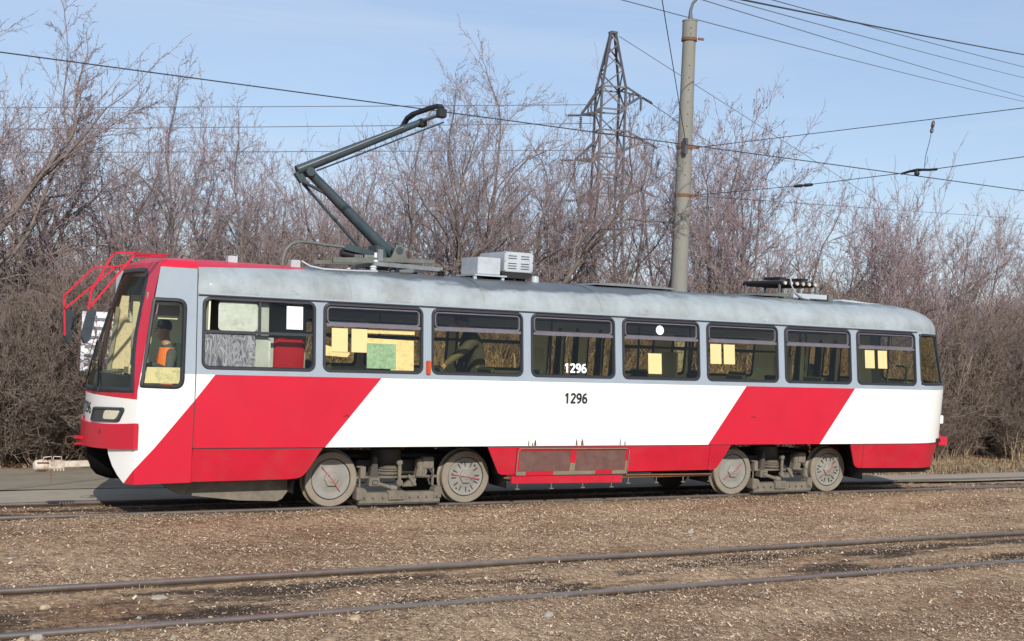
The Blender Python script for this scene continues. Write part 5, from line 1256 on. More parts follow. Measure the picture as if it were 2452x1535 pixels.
mb = MB(); mb.lathe((11.25, 6.27, 9.98), (.87, -.48, .1), [(.03, -.28), (.10, -.15), (.12, .15), (.06, .30)], 14); mb.build('lamp_head', 'boxgrey', pole, smooth=50)

def wire(pts, r, matn, label, sag=0.0, name='overhead_wire', n=24):
    P_ = [Vector(p) for p in pts]; out = []
    for a, b in zip(P_[:-1], P_[1:]):
        for k in range(n):
            t = k / n; q = a.lerp(b, t); q.z -= sag * 4 * t * (1 - t); out.append(q)
    out.append(P_[-1]); mb_ = MB(); mb_.tube(out, r, 5); o_ = mb_.build(name, matn, None, smooth=60); return tag(o_, label, 'wire', 'overhead wires')
def ext(a, b, t0, t1):
    a, b = Vector(a), Vector(b); return [a.lerp(b, t0), a.lerp(b, t1)]
wire([(-70, 1.25, 5.4), (-25, 1.25, 5.34), (1.4, 1.25, 5.362), (10.83, 1.25, 5.36), (40, 1.25, 5.3), (80, 1.25, 5.3)], .0085, 'wire', 'contact wire running along over the tram roof, touched by the current collector')
wire([(10.12, 6.86, 6.41), (11.24, 1.25, 6.41), (12.5, -5.1, 6.42), (13.6, -11, 6.5)], .0075, 'wire', 'upper span wire from the pole, rising to the right edge', name='span_wire')
wire([(10.12, 6.82, 5.39), (10.81, 4.0, 5.44), (10.86, 1.25, 5.44), (11.44, -.5, 5.57), (13.2, -6, 5.9), (14, -10, 6.1)], .0075, 'wire', 'lower span wire from the pole, carrying the contact wire hanger', name='span_wire')
wire(ext((10.05, 6.85, 5.39), (43.7, 27.55, 9.03), 0, 1.3), .008, 'wire', 'thin wire leaving the lower pole band to the far right')
wire(ext((9.93, 6.85, 6.45), (4.9, .62, 7.32), 0, 2.2), .008, 'wire', 'steep guy wire rising from the pole past its left side', name='guy_wire')
wire(ext((9.76, 2.55, 8.56), (22.94, 9.11, 10.97), -2.2, 3), .016, 'wire', 'thick black cable crossing the top right corner', sag=.3)
wire(ext((11.46, 3.91, 9.06), (24.62, 10.49, 11.1), -2.2, 3), .008, 'wire', 'thin wire just under the thick cable at top right', sag=.3)
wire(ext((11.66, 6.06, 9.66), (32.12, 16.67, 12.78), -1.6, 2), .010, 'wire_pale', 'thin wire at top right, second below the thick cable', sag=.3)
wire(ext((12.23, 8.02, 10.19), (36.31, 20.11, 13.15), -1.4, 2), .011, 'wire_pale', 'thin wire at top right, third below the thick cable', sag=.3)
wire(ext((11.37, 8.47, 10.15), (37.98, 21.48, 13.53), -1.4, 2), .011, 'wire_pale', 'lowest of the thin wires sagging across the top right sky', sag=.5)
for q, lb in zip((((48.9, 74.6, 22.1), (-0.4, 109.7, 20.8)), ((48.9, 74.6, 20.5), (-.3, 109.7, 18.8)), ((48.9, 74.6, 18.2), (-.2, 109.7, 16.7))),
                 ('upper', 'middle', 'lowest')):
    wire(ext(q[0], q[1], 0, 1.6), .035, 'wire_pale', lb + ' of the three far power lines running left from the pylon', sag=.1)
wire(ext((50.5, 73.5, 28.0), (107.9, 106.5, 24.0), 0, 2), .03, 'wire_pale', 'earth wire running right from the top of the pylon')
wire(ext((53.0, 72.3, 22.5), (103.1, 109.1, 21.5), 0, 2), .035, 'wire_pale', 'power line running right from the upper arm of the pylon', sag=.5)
# line fittings
fit = thing('wire_hanger', (10.86, 1.25, 5.44), 'black hanger joining the span wire to the contact wire', 'wire hanger')
mb = MB(); mb.tube([(10.80, 1.55, 5.42), (10.83, 1.40, 5.45), (10.86, 1.25, 5.47), (10.93, 1.05, 5.455), (11.0, .92, 5.46)], .022, 8); mb.build('bow', 'black', fit, smooth=60)
mb = MB(); mb.lathe((10.86, 1.25, 5.36), (0, 0, 1), [(.03, 0), (.045, .02), (.05, .05), (.03, .09), (.02, .11)], 12); mb.build('clamp', 'black', fit, smooth=40)
drp = thing('dropper', (10.9, 1.2, 5.47), 'thin dropper with dark insulator hanging from the upper span wire', 'dropper')
mb = MB(); mb.tube([(10.93, 1.15, 5.48), (11.02, 1.22, 5.72), (11.10, 1.22, 5.98), (11.17, 1.25, 6.16)], .006, 5); mb.tube([(11.05, 1.2, 5.72), (11.06, 1.2, 5.64), (11.02, 1.22, 5.56)], .005, 5); mb.build('dropper_wire', 'wire', drp, smooth=60)
mb = MB(); mb.lathe((11.17, 1.25, 6.15), (.2, 0, 1), [(.012, 0), (.03, .02), (.03, .07), (.016, .09), (.03, .12), (.03, .19), (.012, .23)], 10); mb.build('insulator', 'porcelain_dark', drp, smooth=40)
ins = thing('line_insulator', (10.81, 4.0, 5.44), 'dark strain insulator in the lower span wire, right of the pole', 'insulator')
mb = MB(); mb.lathe((10.79, 4.1, 5.435), (.24, -.97, .02), [(.012, -.22), (.03, -.2), (.035, -.05), (.02, 0), (.035, .05), (.03, .2), (.012, .22)], 10); mb.build('insulator_body', 'porcelain_dark', ins, smooth=40)

# lattice pylon
PB = Vector((50.1, 73.85, 0.0))
py = thing('lattice_pylon', tuple(PB), 'steel lattice power pylon rising above the bare trees', 'pylon')
ax1 = Vector((.84, -.54, 0)).normalized(); ax2 = Vector((.54, .84, 0)).normalized()
def PV(a, b, z): return PB + ax1 * a + ax2 * b + Vector((0, 0, z))
def hw(z): return float(np.interp(z, [0, 12, 23.5, 28.3], [2.3, 1.30, 1.22, .22]))
rot45 = R(28)
def corner(k, z): a = rot45 + k * math.pi / 2; r_ = hw(z) * 1.2; return PB + Vector((math.cos(a) * r_, math.sin(a) * r_, z))
for k in range(4):
    mb = MB(); zz = [0, 12, 23.5, 28.3]
    for a_, b_ in zip(zz[:-1], zz[1:]): mb.beam(corner(k, a_), corner(k, b_), .17, .17)
    mb.build('leg', 'steel', py)
lv = [0, 3, 6, 8.5, 10.7, 12.6, 14.4, 16, 17.8, 19.8, 21.6, 23.5, 25.0, 26.3, 27.3, 28.2]
for k in range(4):
    for i_, (a_, b_) in enumerate(zip(lv[:-1], lv[1:])):
        mb = MB(); mb.beam(corner(k, a_), corner((k + 1) % 4, b_), .10, .10) if (i_ + k) % 2 else mb.beam(corner((k + 1) % 4, a_), corner(k, b_), .10, .10); mb.build('brace', 'steel', py)
for z in (14.4, 16.0, 17.8, 19.8, 21.6, 23.5):
    for k in range(4): mb = MB(); mb.beam(corner(k, z), corner((k + 1) % 4, z), .13, .13); mb.build('brace', 'steel', py)
mb = MB(); mb.box(PB.x - .3, PB.x + .3, PB.y - .3, PB.y + .3, 28.2, 28.4); mb.build('peak_plate', 'steel', py)
def arm(tip, zt, zr_, side):
    tip = Vector(tip); ks = sorted(range(4), key=lambda k: (corner(k, zr_) - tip).length)[:2]
    mb = MB()
    for k in ks:
        mb.beam(corner(k, zr_), tip, .17, .17); mb.beam(corner(k, zt), tip, .13, .13); m_ = corner(k, zr_).lerp(tip, .5); m2 = corner(k, zt).lerp(tip, .5); mb.beam(m_, m2, .09, .09); mb.beam(corner(k, zr_).lerp(tip, .05), m2, .05, .05)
    mb.beam(corner(ks[0], zr_).lerp(tip, .4), corner(ks[1], zr_).lerp(tip, .4), .05, .05); mb.beam(corner(ks[0], zr_).lerp(tip, .1), corner(ks[1], zr_).lerp(tip, .6), .05, .05); mb.build('cross_arm', 'steel', py)
    for dv in ((Vector((.9, -.1, -.35)) if side > 0 else Vector((-.9, .45, -.05))), Vector((0, 0, -1))):
        dv = dv.normalized(); mb = MB(); pr_ = [(.03, 0)]
        for i_ in range(6): pr_ += [(.05, .12 + .17 * i_), (.14, .15 + .17 * i_), (.14, .20 + .17 * i_), (.05, .23 + .17 * i_)]
        mb.lathe(tip + Vector((0, 0, -.05)), dv, pr_ + [(.03, 1.25)], 8); mb.build('insulator_string', 'porcelain_dark', py)
arm((52.4, 72.6, 22.95), 23.6, 21.9, 1); arm((47.93, 75.0, 21.17), 23.3, 21.3, -1)
arm((52.87, 72.4, 19.15), 19.9, 18.2, 1); arm((47.63, 75.2, 17.31), 19.0, 17.3, -1)
arm((52.89, 72.42, 14.97), 15.8, 14.2, 1); arm((48.0, 74.9, 13.86), 15.0, 13.8, -1)

# white striped board behind the nose of the tram
sg = thing('notice_panel', (-1.6, 5.95, -.1), 'white board with grey stripes standing behind the nose of the tram', 'sign board')
mb = MB(); mb.box(-2.27, -.9, 5.95, 5.99, 1.40, 2.36); sgb = mb.build('board', 'sign_white', sg)
for x in (-1.75, -1.05): mb = MB(); mb.box(x, x + .06, 5.995, 6.05, -.15, 2.30); mb.build('post', 'steel', sg)
for k in range(6):
    z = 1.49 + .145 * k; mb = MB(); mb.box(-2.215, -.95, 5.943, 5.9485, z, z + .048); mb.build('stripe', 'sign_grey', sgb)

# ================================================================== PEOPLE
def person(name, loc, label, joints, edges, cats, jacket, extra_mats=('trousers',)):
    """one continuous skinned body; cats gives the material per joint: 0 skin 1 jacket 2 trousers"""
    me = bpy.data.meshes.new(name); names = list(joints); idx = {k: i for i, k in enumerate(names)}
    me.from_pydata([joints[k][0] for k in names], [(idx[a], idx[b]) for a, b in edges], [])
    ob = bpy.data.objects.new(name, me); COL.objects.link(ob)
    sk = ob.modifiers.new('skin', 'SKIN'); sk.use_smooth_shade = True; sk.branch_smoothing = .4
    for k in names:
        r_ = joints[k][1]; v = me.skin_vertices[0].data[idx[k]]; v.radius = r_ if isinstance(r_, tuple) else (r_, r_); v.use_root = (k == 'pelvis')
    ss = ob.modifiers.new('sub', 'SUBSURF'); ss.levels = 2; ss.render_levels = 2
    dg = bpy.context.evaluated_depsgraph_get(); dg.update(); me2 = bpy.data.meshes.new_from_object(ob.evaluated_get(dg)); bpy.data.objects.remove(ob)
    for m_ in ('skin', jacket, 'trousers'): me2.materials.append(M[m_])
    keys = [(Vector(joints[k][0]), cats.get(k, 1)) for k in names]
    for p in me2.polygons:
        c_ = p.center; p.material_index = min(keys, key=lambda q: (q[0] - c_).length_squared)[1]; p.use_smooth = True
    o_ = link(bpy.data.objects.new(name, me2)); o_.location = loc; me2.transform(Matrix.Translation(-Vector(loc))); ORG[o_] = Vector(loc)
    return tag(o_, label, 'person')
def hand(j, e, c, root, dirv, side, up, s=1.0, curl=.5):
    """palm plus five fingers hanging off joint root; dirv along the fingers, side towards the thumb"""
    p = Vector(j[root][0]); d = Vector(dirv).normalized(); sd = Vector(side).normalized(); u_ = Vector(up).normalized()
    pal = p + d * .055 * s; j[root + '_palm'] = (tuple(pal), (.03 * s, .018 * s)); e.append((root, root + '_palm')); c[root + '_palm'] = 0; c[root] = 1
    for i_, (off, ln) in enumerate(((.030, .072), (.010, .080), (-.010, .074), (-.030, .058))):
        a = pal + d * .035 * s + sd * off * s; b = a + (d - u_ * curl * .5).normalized() * ln * .5 * s; q = b + (d - u_ * curl * 1.6).normalized() * ln * .5 * s
        for nm, pt_, r_ in (('k', a, .0095), ('m', b, .0088), ('t', q, .0075)): j[f'{root}_f{i_}{nm}'] = (tuple(pt_), r_ * s); c[f'{root}_f{i_}{nm}'] = 0
        e += [(root + '_palm', f'{root}_f{i_}k'), (f'{root}_f{i_}k', f'{root}_f{i_}m'), (f'{root}_f{i_}m', f'{root}_f{i_}t')]
    a = p + d * .03 * s + sd * .034 * s; b = a + (d * .6 + sd * .8).normalized() * .035 * s; q = b + (d - u_ * .3).normalized() * .03 * s
    for nm, pt_, r_ in (('k', a, .012), ('m', b, .0105), ('t', q, .009)): j[f'{root}_th{nm}'] = (tuple(pt_), r_ * s); c[f'{root}_th{nm}'] = 0
    e += [(root + '_palm', f'{root}_thk'), (f'{root}_thk', f'{root}_thm'), (f'{root}_thm', f'{root}_tht')]
# driver, seated, facing the windscreen (towards -X)
hx, hy = -2.09, .86
J_ = {'pelvis': ((-2.02, hy, 1.42), (.16, .13)), 'waist': ((-2.0, hy, 1.58), (.15, .12)), 'chest': ((-2.0, hy, 1.78), (.185, .13)), 'neckb': ((-2.02, hy, 1.96), (.09, .08)), 'neck': ((-2.045, hy, 2.02), .055),
      'chin': ((-2.085, hy, 2.09), (.068, .085)), 'head': ((-2.085, hy, 2.17), (.078, .097)), 'crown': ((-2.07, hy, 2.245), (.062, .075)),
      'shn': ((-2.0, hy - .19, 1.90), .075), 'eln': ((-2.06, hy - .30, 1.66), .055), 'wrn': ((-2.28, .44, 1.755), .034),
      'shf': ((-2.0, hy + .19, 1.90), .075), 'elf': ((-2.08, hy + .27, 1.66), .055), 'wrf': ((-2.32, hy + .22, 1.70), .034),
      'hipn': ((-2.06, hy - .10, 1.42), .10), 'knn': ((-2.44, hy - .12, 1.40), .07), 'ann': ((-2.44, hy - .12, 1.03), .045), 'ton': ((-2.56, hy - .12, .98), .035),
      'hipf': ((-2.06, hy + .10, 1.42), .10), 'knf': ((-2.44, hy + .12, 1.40), .07), 'anf': ((-2.44, hy + .12, 1.03), .045), 'tof': ((-2.56, hy + .12, .98), .035)}
E_ = [('pelvis', 'waist'), ('waist', 'chest'), ('chest', 'neckb'), ('neckb', 'neck'), ('neck', 'chin'), ('chin', 'head'), ('head', 'crown'), ('chest', 'shn'), ('shn', 'eln'), ('eln', 'wrn'), ('chest', 'shf'), ('shf', 'elf'), ('elf', 'wrf'), ('pelvis', 'hipn'), ('hipn', 'knn'), ('knn', 'ann'), ('ann', 'ton'), ('pelvis', 'hipf'), ('hipf', 'knf'), ('knf', 'anf'), ('anf', 'tof')]
C_ = {k: 0 for k in ('neck', 'chin', 'head', 'crown')}; C_.update({k: 2 for k in ('hipn', 'knn', 'ann', 'ton', 'hipf', 'knf', 'anf', 'tof')})
hand(J_, E_, C_, 'wrn', (-1, -.15, -.05), (0, 1, 0), (0, 0, 1)); hand(J_, E_, C_, 'wrf', (-1, 0, -.1), (0, -1, 0), (0, 0, 1))
drv = person('person', (-2.02, hy, .93), 'seated driver in dark jacket and orange vest behind the cab window', J_, E_, C_, 'jacket')
mb = MB(); mb.lathe((hx + .02, hy, 2.20), (.12, 0, 1), [(.088, -.03), (.093, .0), (.088, .05), (.06, .085), (.0, .098)], 18, caps=False); mb.build('hair', 'hair', drv, smooth=60)
mb = MB(); mb.lathe((hx - .078, hy, 2.15), (-1, 0, -.25), [(.02, -.02), (.012, .02), (.0, .028)], 8, caps=False); mb.build('nose', 'skin', drv, smooth=60)
for s_ in (-1, 1):
    mb = MB(); mb.lathe((hx + .01, hy + s_ * .08, 2.155), (0, s_, 0), [(.028, -.01), (.03, .006), (.0, .012)], 10, caps=False); mb.build('ear', 'skin', drv, smooth=60)
    mb = MB(); mb.lathe((hx - .076, hy + s_ * .032, 2.175), (-1, 0, 0), [(.011, 0), (.008, .006), (0, .008)], 8, caps=False); mb.build('eye', 'hair', drv, smooth=60)
# vest: shell over chest with arm opening, orange with a silver band
def vest_strip(name, z0, z1, matn, par, off):
    mb_ = MB(); vs = []; n_ = 20; rows = 5
    for r_ in range(rows + 1):
        z = z0 + (z1 - z0) * r_ / rows; k_ = float(np.interp(z, [1.5, 1.62, 1.80, 1.93], [.170, .172, .205, .165])); kx = float(np.interp(z, [1.5, 1.62, 1.80, 1.93], [.145, .14, .15, .11]))
        for i_ in range(n_ + 1):
            a = R(-200 + 220 * i_ / n_); vs.append((-2.0 + (kx + off) * math.cos(a + R(0)), hy + (k_ + off) * math.sin(a) , z))
    mb_.add(vs, [(r_ * (n_ + 1) + i_, r_ * (n_ + 1) + i_ + 1, (r_ + 1) * (n_ + 1) + i_ + 1, (r_ + 1) * (n_ + 1) + i_) for r_ in range(rows) for i_ in range(n_)]); return mb_.build(name, matn, par, smooth=60)
vst = vest_strip('vest', 1.50, 1.95, 'vest', drv, .006); vest_strip('vest_band', 1.60, 1.65, 'vest_band', vst, .010)

# passenger in olive, standing and leaning, seen through the third side window
px_, py_ = 2.25, .95
J_ = {'pelvis': ((px_ + .02, py_, 1.72), (.19, .14)), 'waist': ((px_ - .02, py_, 1.88), (.185, .14)), 'chest': ((px_ - .10, py_, 2.10), (.23, .16)), 'neckb': ((px_ - .14, py_, 2.30), (.12, .09)), 'neck': ((px_ - .19, py_, 2.37), .06),
      'chin': ((px_ - .25, py_, 2.40), (.068, .08)), 'head': ((px_ - .29, py_, 2.46), (.08, .09)), 'crown': ((px_ - .29, py_, 2.53), (.06, .07)),
      'shn': ((px_ - .13, py_ - .24, 2.22), .09), 'eln': ((px_ - .40, py_ - .36, 2.02), .07), 'wrn': ((px_ - .66, py_ - .38, 1.84), .04),
      'shf': ((px_ - .07, py_ + .24, 2.22), .085), 'elf': ((px_ - .05, py_ + .33, 1.95), .06), 'wrf': ((px_ - .15, py_ + .25, 1.75), .038),
      'hipn': ((px_ + .02, py_ - .11, 1.68), .115), 'knn': ((px_, py_ - .12, 1.34), .075), 'ann': ((px_ + .06, py_ - .12, 1.02), .05), 'ton': ((px_ - .08, py_ - .13, .965), .035),
      'hipf': ((px_ + .02, py_ + .11, 1.68), .115), 'knf': ((px_, py_ + .12, 1.34), .075), 'anf': ((px_ + .06, py_ + .12, 1.02), .05), 'tof': ((px_ - .08, py_ + .13, .965), .035)}
C_ = {k: 0 for k in ('neck', 'chin', 'head', 'crown')}; C_.update({k: 2 for k in ('hipn', 'knn', 'ann', 'ton', 'hipf', 'knf', 'anf', 'tof')})
E_ = [x for x in [('pelvis', 'waist'), ('waist', 'chest'), ('chest', 'neckb'), ('neckb', 'neck'), ('neck', 'chin'), ('chin', 'head'), ('head', 'crown'), ('chest', 'shn'), ('shn', 'eln'), ('eln', 'wrn'), ('chest', 'shf'), ('shf', 'elf'), ('elf', 'wrf'), ('pelvis', 'hipn'), ('hipn', 'knn'), ('knn', 'ann'), ('ann', 'ton'), ('pelvis', 'hipf'), ('hipf', 'knf'), ('knf', 'anf'), ('anf', 'tof')]]
hand(J_, E_, C_, 'wrn', (-.6, 0, -.8), (0, -1, 0), (1, 0, 0)); hand(J_, E_, C_, 'wrf', (-.5, 0, -.9), (0, 1, 0), (1, 0, 0))
psg = person('person', (px_, py_, .93), 'person in an olive jacket leaning over inside the third side window', J_, E_, C_, 'olive')
mb = MB(); mb.lathe((px_ - .27, py_, 2.48), (.1, 0, 1), [(.09, -.04), (.095, .0), (.088, .05), (.06, .085), (.0, .098)], 18, caps=False); mb.build('hair', 'hair', psg, smooth=60)

# ================================================================== TREES
def grow(seed, H, stems, spread, fine, arch=0.0, base_r=.11, low=.12, lens=(.62, .40, .38, .36), counts=(11, 8, 6, 4), rmin=.0042, up=.10):
    g = random.Random(seed); T = []; W_ = []
    def rv(): return Vector((g.gauss(0, 1), g.gauss(0, 1), g.gauss(0, 1)))
    def br(p, d, L, r, lvl):
        n = (9, 6, 4, 3, 2)[lvl]; wan = (.10, .17, .20, .22, .25)[lvl]; r_end = max(rmin, r * (.25 if lvl == 0 else .35))
        st = L / n; kids = counts[lvl] if lvl < fine else 0; placed = 0
        for i_ in range(n):
            d = (d + rv() * wan + Vector((0, 0, up * (1 - arch * (i_ / n) * 2.2)))).normalized(); q = p + d * st
            ra = r + (r_end - r) * i_ / n; rb_ = r + (r_end - r) * (i_ + 1) / n
            (T if ra > .016 else W_).append((p, q, ra, rb_))
            frac = (i_ + 1) / n; s0 = low if lvl == 0 else .15
            if kids and frac > s0:
                want = int(round(kids * (frac - s0) / (1 - s0)))
                while placed < want:
                    placed += 1; t = g.random(); o_ = p.lerp(q, t); ax = d.cross(rv()).normalized(); ang = g.uniform(.3, .85) if lvl else g.uniform(.4, .85)
                    nd = (d * math.cos(ang) + ax * math.sin(ang)).normalized(); nl = L * lens[lvl] * g.uniform(.65, 1.15) * (1.15 - .55 * frac)
                    br(o_, nd, nl, max(rmin, rb_ * g.uniform(.45, .68)), lvl + 1)
            p = q
        if lvl < fine: br(p, d, L * (.4 if lvl else .28), max(rmin, r_end), lvl + 1)
    for s_ in range(stems):
        a = 2 * math.pi * (s_ + g.random() * .7) / stems; tl = g.uniform(.15, 1) * spread
        d = Vector((math.cos(a) * math.sin(tl), math.sin(a) * math.sin(tl), math.cos(tl)))
        br(Vector((math.cos(a) * .12 * (stems > 1), math.sin(a) * .12 * (stems > 1), -.15)), d, H * g.uniform(.72, 1.0), base_r * g.uniform(.6, 1), 0)
    return T, W_
def segs_mesh(name, segs, sides, mats):
    A = np.array([[s[0].x, s[0].y, s[0].z] for s in segs]); B = np.array([[s[1].x, s[1].y, s[1].z] for s in segs]); ra = np.array([s[2] for s in segs]); rb_ = np.array([s[3] for s in segs])
    d = B - A; d /= np.maximum(np.linalg.norm(d, axis=1, keepdims=True), 1e-9); up_ = np.where(np.abs(d[:, 2:3]) > .9, np.array([[1., 0, 0]]), np.array([[0., 0, 1]]))
    s_ = np.cross(d, up_); s_ /= np.maximum(np.linalg.norm(s_, axis=1, keepdims=True), 1e-9); u_ = np.cross(s_, d); n = len(segs); V = np.zeros((n, 2, sides, 3))
    for k in range(sides):
        a = 2 * math.pi * k / sides; o_ = s_ * math.cos(a) + u_ * math.sin(a); V[:, 0, k] = A + o_ * ra[:, None]; V[:, 1, k] = B + d * (ra * .3)[:, None] + o_ * rb_[:, None]
    F = []
    b0 = np.arange(n) * 2 * sides
    for k in range(sides): k2 = (k + 1) % sides; F.append(np.stack([b0 + k, b0 + k2, b0 + sides + k2, b0 + sides + k], 1))
    return np_mesh(name, V.reshape(-1, 3), np.concatenate(F), mats, smooth=True)
PROTO = {}
def proto(key, twig, seeds=0, **kw):
    T, W_ = grow(**kw)
    if not T: T = [q for q in W_ if q[2] > .75 * kw['base_r'] * .6]; W_ = [q for q in W_ if q not in T] if len(W_) < 200 else W_; T = T or W_[:20]
    mt = segs_mesh('trunk', T, 6, ['bark' if twig != 'brush' else 'brush_stem']); mc = segs_mesh('crown', W_, 3, [twig])
    ms = None
    if seeds:
        g = random.Random(kw['seed']); tips = g.sample(W_, min(seeds, len(W_))); V = []; F = []
        for t in tips:
            p = t[1]
            for k in range(3):
                c_ = p + Vector((g.gauss(0, .04), g.gauss(0, .04), -g.uniform(.01, .1))); a = Vector((g.gauss(0, 1), g.gauss(0, 1), g.gauss(0, 1))).normalized() * .022; b = Vector((g.gauss(0, .4), g.gauss(0, .4), -1)).normalized() * .035
                o_ = len(V); V += [tuple(c_ - a), tuple(c_ + a), tuple(c_ + a * .6 + b), tuple(c_ - a * .6 + b)]; F.append((o_, o_ + 1, o_ + 2, o_ + 3))
        ms = np_mesh('seed_clusters', V, F, ['seed'])
    PROTO[key] = (mt, mc, ms, float(np.percentile([q[1].z for q in W_], 99.8)), len(T) + len(W_)); 
proto('broom', 'twig', seed=12, H=7.0, stems=3, spread=.48, fine=4, counts=(11, 9, 6, 5), base_r=.10, low=.22, up=.035, lens=(.56, .46, .44, .42), rmin=.0038)
proto('broom_b', 'twig', seed=23, H=7.0, stems=3, spread=.62, fine=4, counts=(11, 9, 6, 5), base_r=.11, low=.2, up=.05, lens=(.58, .46, .44, .42), rmin=.0038)
proto('crown', 'twig2', seed=24, H=9.0, stems=3, spread=.50, fine=4, counts=(14, 10, 6, 5), base_r=.14, low=.25, up=.02, arch=.3, lens=(.58, .46, .42, .40), rmin=.0038)
proto('weed', 'straw', seed=25, H=2.2, stems=18, spread=.55, fine=2, counts=(8, 6, 4, 3), base_r=.012, low=.2, up=.06, rmin=.0045, lens=(.45, .45, .45, .4))
proto('seeded', 'twig', 260, seed=14, H=7.5, stems=4, spread=.36, fine=4, counts=(9, 7, 5, 4), base_r=.08, low=.25, up=.08, lens=(.52, .46, .44, .42))
proto('crooked', 'twig2', seed=15, H=7.0, stems=5, spread=.62, fine=4, counts=(9, 7, 6, 4), base_r=.09, low=.2, up=.07, arch=.3, lens=(.52, .46, .44, .42))
proto('shrub', 'brush', seed=16, H=3.4, stems=14, spread=.80, fine=3, counts=(10, 8, 5, 3), base_r=.028, low=.1, arch=.65, rmin=.0048, lens=(.5, .45, .45, .4))
proto('shrub_b', 'brush', seed=17, H=3.0, stems=14, spread=.95, fine=3, counts=(9, 8, 5, 3), base_r=.024, low=.08, arch=.8, rmin=.0048, lens=(.55, .45, .45, .4))
proto('sapling', 'twig', seed=18, H=4.5, stems=9, spread=.45, fine=3, counts=(12, 8, 5, 3), base_r=.035, low=.1, up=.12, rmin=.0045)
proto('thicket', 'brush', seed=19, H=4.0, stems=9, spread=.75, fine=3, counts=(7, 6, 5, 3), base_r=.05, low=.2, arch=.5, rmin=.005, lens=(.55, .5, .45, .4))
def tree(kind, x, y, H, rot, label, cat='tree', group='bare trees behind the road', name='bare_tree', sx=1.0, tilt=(0, 0)):
    mt, mc, ms, h0, _ = PROTO[kind]; s = H / h0
    loc = (x, y, float(ground_z(np.array([x]), np.array([y]))[0]))
    if label[0] == '~' and not -70 < px_of((x, y, 2)) < 1095: return None
    t = thing(name, loc, label.strip('~'), cat, group)
    if label[0] == '~': defer(t, label[1:] + ' ' + place((x, y, 2)), (x, y, 2))
    t.rotation_euler = (tilt[0], tilt[1], rot); t.scale = (s * sx, s * sx, s)
    for nm, me in (('trunk', mt), ('crown', mc), ('seed_clusters', ms)):
        if me is None: continue
        o_ = link(bpy.data.objects.new(nm, me)); o_.parent = t
        if nm == 'seed_clusters': o_['kind'] = 'stuff'
    return t
g = random.Random(77)
TL = [('crown', -5.2, 9.0, 10.6, 'tall bare tree at the left edge, its crown leaving the top of the picture'), ('crown', -4.4, 11.0, 9.0, 'bare tree just right of the tall one at the left edge'), ('broom', -2.3, 15, 7.4, 'bare tree behind the left edge trees'),
      ('broom_b', -1.7, 10, 6.6, 'bare crooked tree above the mirrors of the tram'), ('broom_b', -.5, 13, 7.2, 'bare tree rising above the front of the cab'), ('crown', .3, 11, 7.3, 'bare broom shaped tree above the red cab roof'),
      ('broom_b', 1.9, 14, 7.4, 'bare tree behind the cab roof, right of the broom shaped one'), ('crown', 1.6, 9.8, 6.6, 'bare tree left of the pantograph knee'), ('broom', 2.9, 12, 6.1, 'low bare tree behind the pantograph knee'),
      ('sapling', 4.5, 15, 6.0, 'slim bare tree seen behind the pantograph lower arm'), ('broom', 4.3, 12, 6.1, 'bare tree between the two arms of the pantograph'), ('sapling', 6.8, 16, 7.4, 'slender bare tree below the pantograph head'),
      ('crown', 5.6, 11.5, 7.6, 'bare tree right of the pantograph'), ('crown', 8.0, 13, 8.6, 'bare tree above the first roof box'), ('crown', 7.2, 10.3, 9.2, 'tallest bare tree in the middle, above the roof boxes'),
      ('broom_b', 10.3, 13, 8.0, 'bare tree left of the lattice pylon'), ('broom_b', 13.4, 16, 8.4, 'bare tree in front of the lattice pylon'), ('crooked', 10.6, 9.5, 7.3, 'crooked bare tree just left of the concrete pole'),
      ('seeded', 15.2, 14, 8.8, 'bare tree with dark seed clusters behind the concrete pole'), ('seeded', 14.3, 11, 8.9, 'bare tree with dark seed clusters right of the concrete pole'), ('broom', 18.7, 15, 9.6, 'tall bare tree farther right of the concrete pole'),
      ('broom_b', 17.4, 12, 8.0, 'bare tree left of the roof resistors'), ('broom', 21.7, 15, 7.4, 'bare tree behind the line insulator'), ('sapling', 19.0, 10, 7.2, 'slim bare tree above the rear of the tram'),
      ('broom_b', 24.5, 14, 7.0, 'bare tree beyond the tail of the tram'), ('crooked', 22.4, 11, 6.9, 'crooked bare tree right of the tail of the tram'), ('broom', 21.8, 9, 6.5, 'bare tree standing behind the brush at the right'),
      ('broom', 28.1, 13, 7.2, 'bare tree far back at the right edge'), ('seeded', 23.6, 8, 6.9, 'bare tree with dark seeds at the right edge')]
for k, (kd, x, y, H, lb) in enumerate(TL): tree(kd, x, y, H, g.uniform(0, 6.28), lb, tilt=(g.uniform(-.06, .06), g.uniform(-.06, .06)), sx={'broom_b': .85, 'broom': .9, 'crown': .95}.get(kd, .9))
for k in range(32):
    x = -6 + k * 1.7 + g.uniform(-.6, .6); y = 17 + g.uniform(0, 6) + (k % 3) * 3
    tree(g.choice(['broom', 'broom_b', 'crooked']), x + y * .25, y, g.uniform(4.0, 5.6), g.uniform(0, 6.28), '~bare tree in the back rows', group='back rows of bare trees')
for k in range(26):
    x = -14 + k * 3.6 + g.uniform(-1, 1); y = 34 + g.uniform(0, 14)
    tree(g.choice(['broom', 'broom_b']), x + y * .3, y, g.uniform(5.0, 6.6), g.uniform(0, 6.28), '~distant bare tree', group='distant bare trees')
for k in range(44):
    x = -5.5 + k * .72 + g.uniform(-.3, .3); y = 7.4 + g.uniform(0, 1.2) + (k % 2) * 1.3 
    if x > 12: y -= min(2.6, (x - 12) * .35)
    if abs(x - 9.99) < .5 and abs(y - 6.98) < .6: y += 1.2
    tree(g.choice(['shrub', 'shrub_b', 'shrub', 'sapling']), x, y, g.uniform(2.3, 3.9), g.uniform(0, 6.28), '~brown leafless roadside shrub', 'shrub', 'shrubs along the road edge', 'leafless_shrub')
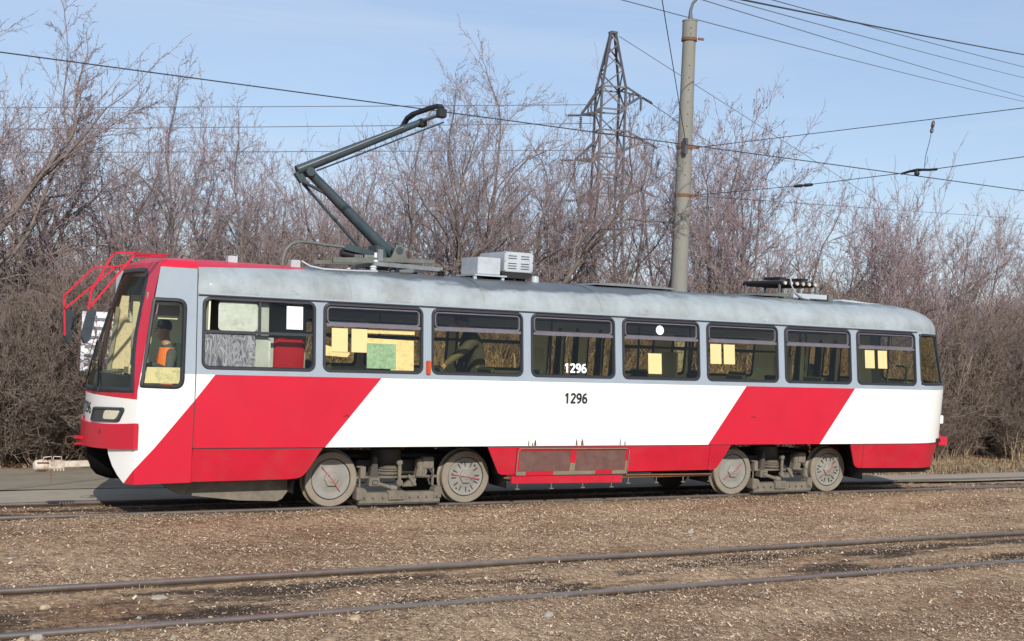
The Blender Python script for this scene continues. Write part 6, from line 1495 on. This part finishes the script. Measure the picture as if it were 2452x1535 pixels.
for k in range(40):
    x = -6 + k * .95 + g.uniform(-.4, .4); y = 10.2 + g.uniform(0, 4.5)
    tree(g.choice(['shrub', 'shrub_b', 'sapling']), x, y, g.uniform(2.8, 4.6), g.uniform(0, 6.28), '~leafless undergrowth shrub deep in the thicket', 'shrub', 'undergrowth shrubs in the thicket', 'leafless_shrub')
for k in range(13):
    tree(g.choice(['shrub', 'shrub_b']), -6.2 + k * .46 + g.uniform(-.2, .2), 6.1 + g.uniform(0, .6), g.uniform(1.4, 3.0), g.uniform(0, 6.28), '~low leafless shrub at the road edge', 'shrub', 'shrubs at the left road edge', 'leafless_shrub')
for k in range(14):
    tree(g.choice(['shrub', 'shrub_b']), 14.5 + k * .75 + g.uniform(-.2, .2), 5.0 + g.uniform(0, 1.2), g.uniform(1.5, 2.8), g.uniform(0, 6.28), '~low tangled shrub by the verge', 'shrub', 'shrubs right of the tail', 'leafless_shrub')
for k in range(30):
    x = -5.8 + k * 1.06 + g.uniform(-.3, .3); y = 7.0 + g.uniform(0, 2.0)
    if x > 12: y -= min(2.2, (x - 12) * .3)
    tree('thicket', x, y, g.uniform(2.8, 4.4), g.uniform(0, 6.28), '~thick stemmed leafless bush', 'bush', 'thick stemmed bushes along the road', 'leafless_bush')
for k in range(30):
    tree('weed', 1.0 + k * .6 + g.uniform(-.2, .2), 6.2 + g.uniform(0, 1.0), g.uniform(1.9, 2.5), g.uniform(0, 6.28), '~straw coloured weeds', 'weeds', 'dry weeds behind the tram', 'dry_weeds')
# straw clump at the far right and fallen brush
g2 = np.random.default_rng(31)
cl = thing('reed_clump', (18.0, 4.4, -.1), 'clump of dry straw stalks by the right road edge', 'grass clump')
V = []; F = []
mb = MB()
gr = random.Random(3)
for k in range(60):
    a = gr.uniform(0, 6.28); b0 = Vector((18.0 + gr.gauss(0, .16), 4.4 + gr.gauss(0, .2), -.12)); h = gr.uniform(.35, .95); ln = gr.uniform(.1, .7) * h
    m_ = b0 + Vector((math.cos(a) * ln * .4, math.sin(a) * ln * .4, h * .7)); e = b0 + Vector((math.cos(a) * ln, math.sin(a) * ln, h * gr.uniform(.6, 1))); mb.tube([b0, m_, e], [.009, .008, .003], 4)
o = mb.build('stalks', 'straw', cl); o['kind'] = 'stuff'

settle_labels()
